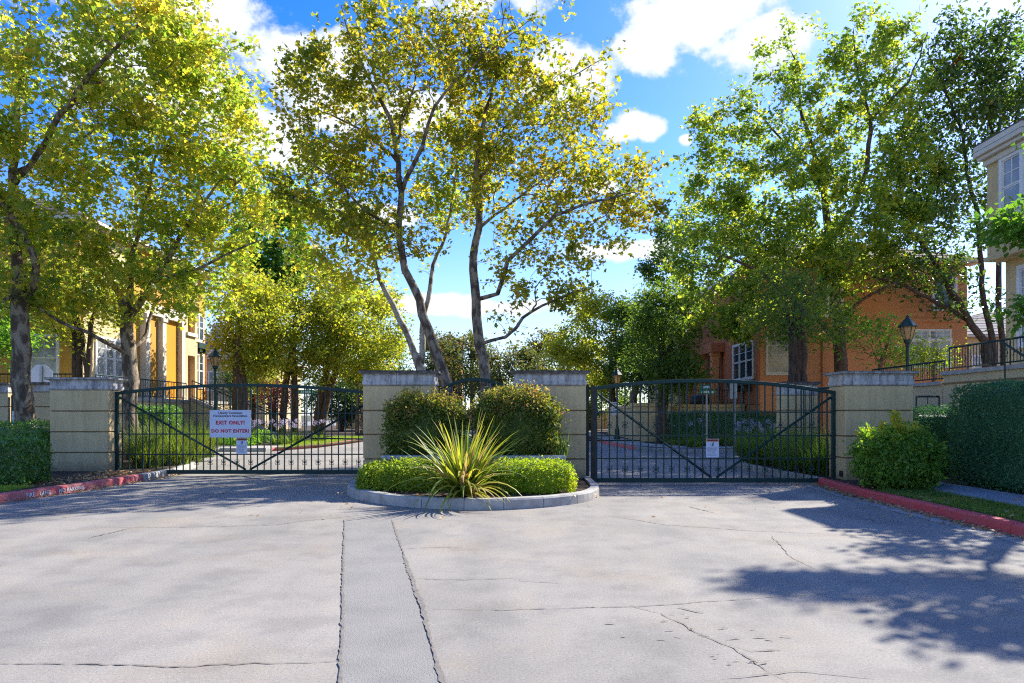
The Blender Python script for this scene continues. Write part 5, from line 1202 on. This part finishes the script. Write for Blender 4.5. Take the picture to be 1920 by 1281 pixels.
simple_tree('plum_tree', 'small purple leaved plum behind the exit sign', 39, 515, 745, 36, 30, [514], LF['plum'], .14, 2200, BD, 307, r0=.1)
simple_tree('sweetgum', 'tall bright green tree rising behind the left planes', 50, 510, 470, 95, 130, [510], LF['bright'], .32, 9000, BB, 308, r0=.3, tmpl=T_MAPLE)
simple_tree('background_tree', 'green tree crowding the left edge before the yellow house', 25, -20, 610, 100, 75, [-30], LF['bright'], .17, 5000, BB, 309, r0=.2)
simple_tree('background_tree', 'reddish green round tree between the plane trunks', 62, 855, 690, 95, 75, [845], LF['bronze'], .3, 11000, BB, 310, r0=.25)
simple_tree('background_tree', 'reddish green round tree right of the straight plane trunk', 58, 955, 700, 90, 70, [955], LF['bronze'], .28, 10000, BB, 311, r0=.25)
simple_tree('background_tree', 'dusky round tree above the right island pillar', 66, 1050, 690, 100, 75, [1060], LF['bronze'], .3, 11000, BB, 312, r0=.25)
simple_tree('background_tree', 'yellow green tree left of the right gate top', 46, 1125, 645, 125, 120, [1150], LF['ash'], .23, 19000, BB, 313, r0=.24)
simple_tree('background_tree', 'green tree with grey trunk beside the distant lantern', 42, 1200, 650, 85, 105, [1178], LF['grn'], .22, 12000, B, 314, r0=.24)
simple_tree('background_tree', 'dense green tree with forked trunk before the orange porch', 32.5, 1250, 640, 85, 130, [1236, 1243], LF['grn'], .19, 12500, BD, 315, r0=.28)
simple_tree('background_tree', 'dark tree behind the plane crown left of the orange house', 50, 1280, 500, 85, 130, [1270], LF['grn'], .28, 8000, BD, 316, r0=.28)
simple_tree('small_tree', 'small sparse tree beside the right lantern post', 25.5, 1650, 640, 80, 55, [1640], LF['shrub'], .15, 1500, BB, 317, zg=1.0, r0=.1)
simple_tree('small_tree', 'light green bush under the big window of the orange house', 26.5, 1745, 670, 45, 28, [1745], LF['lime'], .12, 1500, BB, 318, zg=1.4, r0=.07)
simple_tree('background_tree', 'dark hedge like tree at the street end left of the island', 60, 730, 745, 85, 62, [735], LF['dark'], .26, 9500, BD, 319, r0=.2)
simple_tree('background_tree', 'dark tree closing the street behind the slender stems', 55, 640, 745, 75, 55, [640], LF['dark'], .25, 8500, BD, 320, r0=.2)
simple_tree('background_tree', 'dark shrubby tree at the street end right of the island', 60, 1110, 740, 85, 50, [1105], LF['grn'], .26, 8000, BD, 321, r0=.2)
simple_tree('background_tree', 'dark small conifer like shrub right of the stair foot', 40, 440, 715, 35, 45, [440], LF['dark'], .14, 3000, BD, 322, r0=.1)
simple_tree('background_tree', 'olive leaved tree behind the exit sign among the street trees', 43, 485, 690, 60, 80, [476], LF['ash'], .2, 6000, BD, 323, r0=.14)
pm = thing('palm_tree', 'small far palm top above the reddish trees in the middle', 'palm', (XP(885, 80), 80, 0)); rng = np.random.default_rng(3); q = P(885, 640, 80)
MB().tube([(q.x, 80, 0), (q.x, 80, q.z)], [.3, .22], 8).build('trunk', BB, pm)
V = blade_arr(np.tile(np.array([[q.x, 80, q.z]]), (46, 1)), rng.uniform(0, 6.28, 46), rng.uniform(1.4, 2.0, 46), rng.uniform(.1, 1.3, 46), rng.uniform(.3, 1.4, 46), .28, 5)
for i in range(46):
    blades_obj('frond', V[i:i + 1], LF['palm'], pm, kind=None)
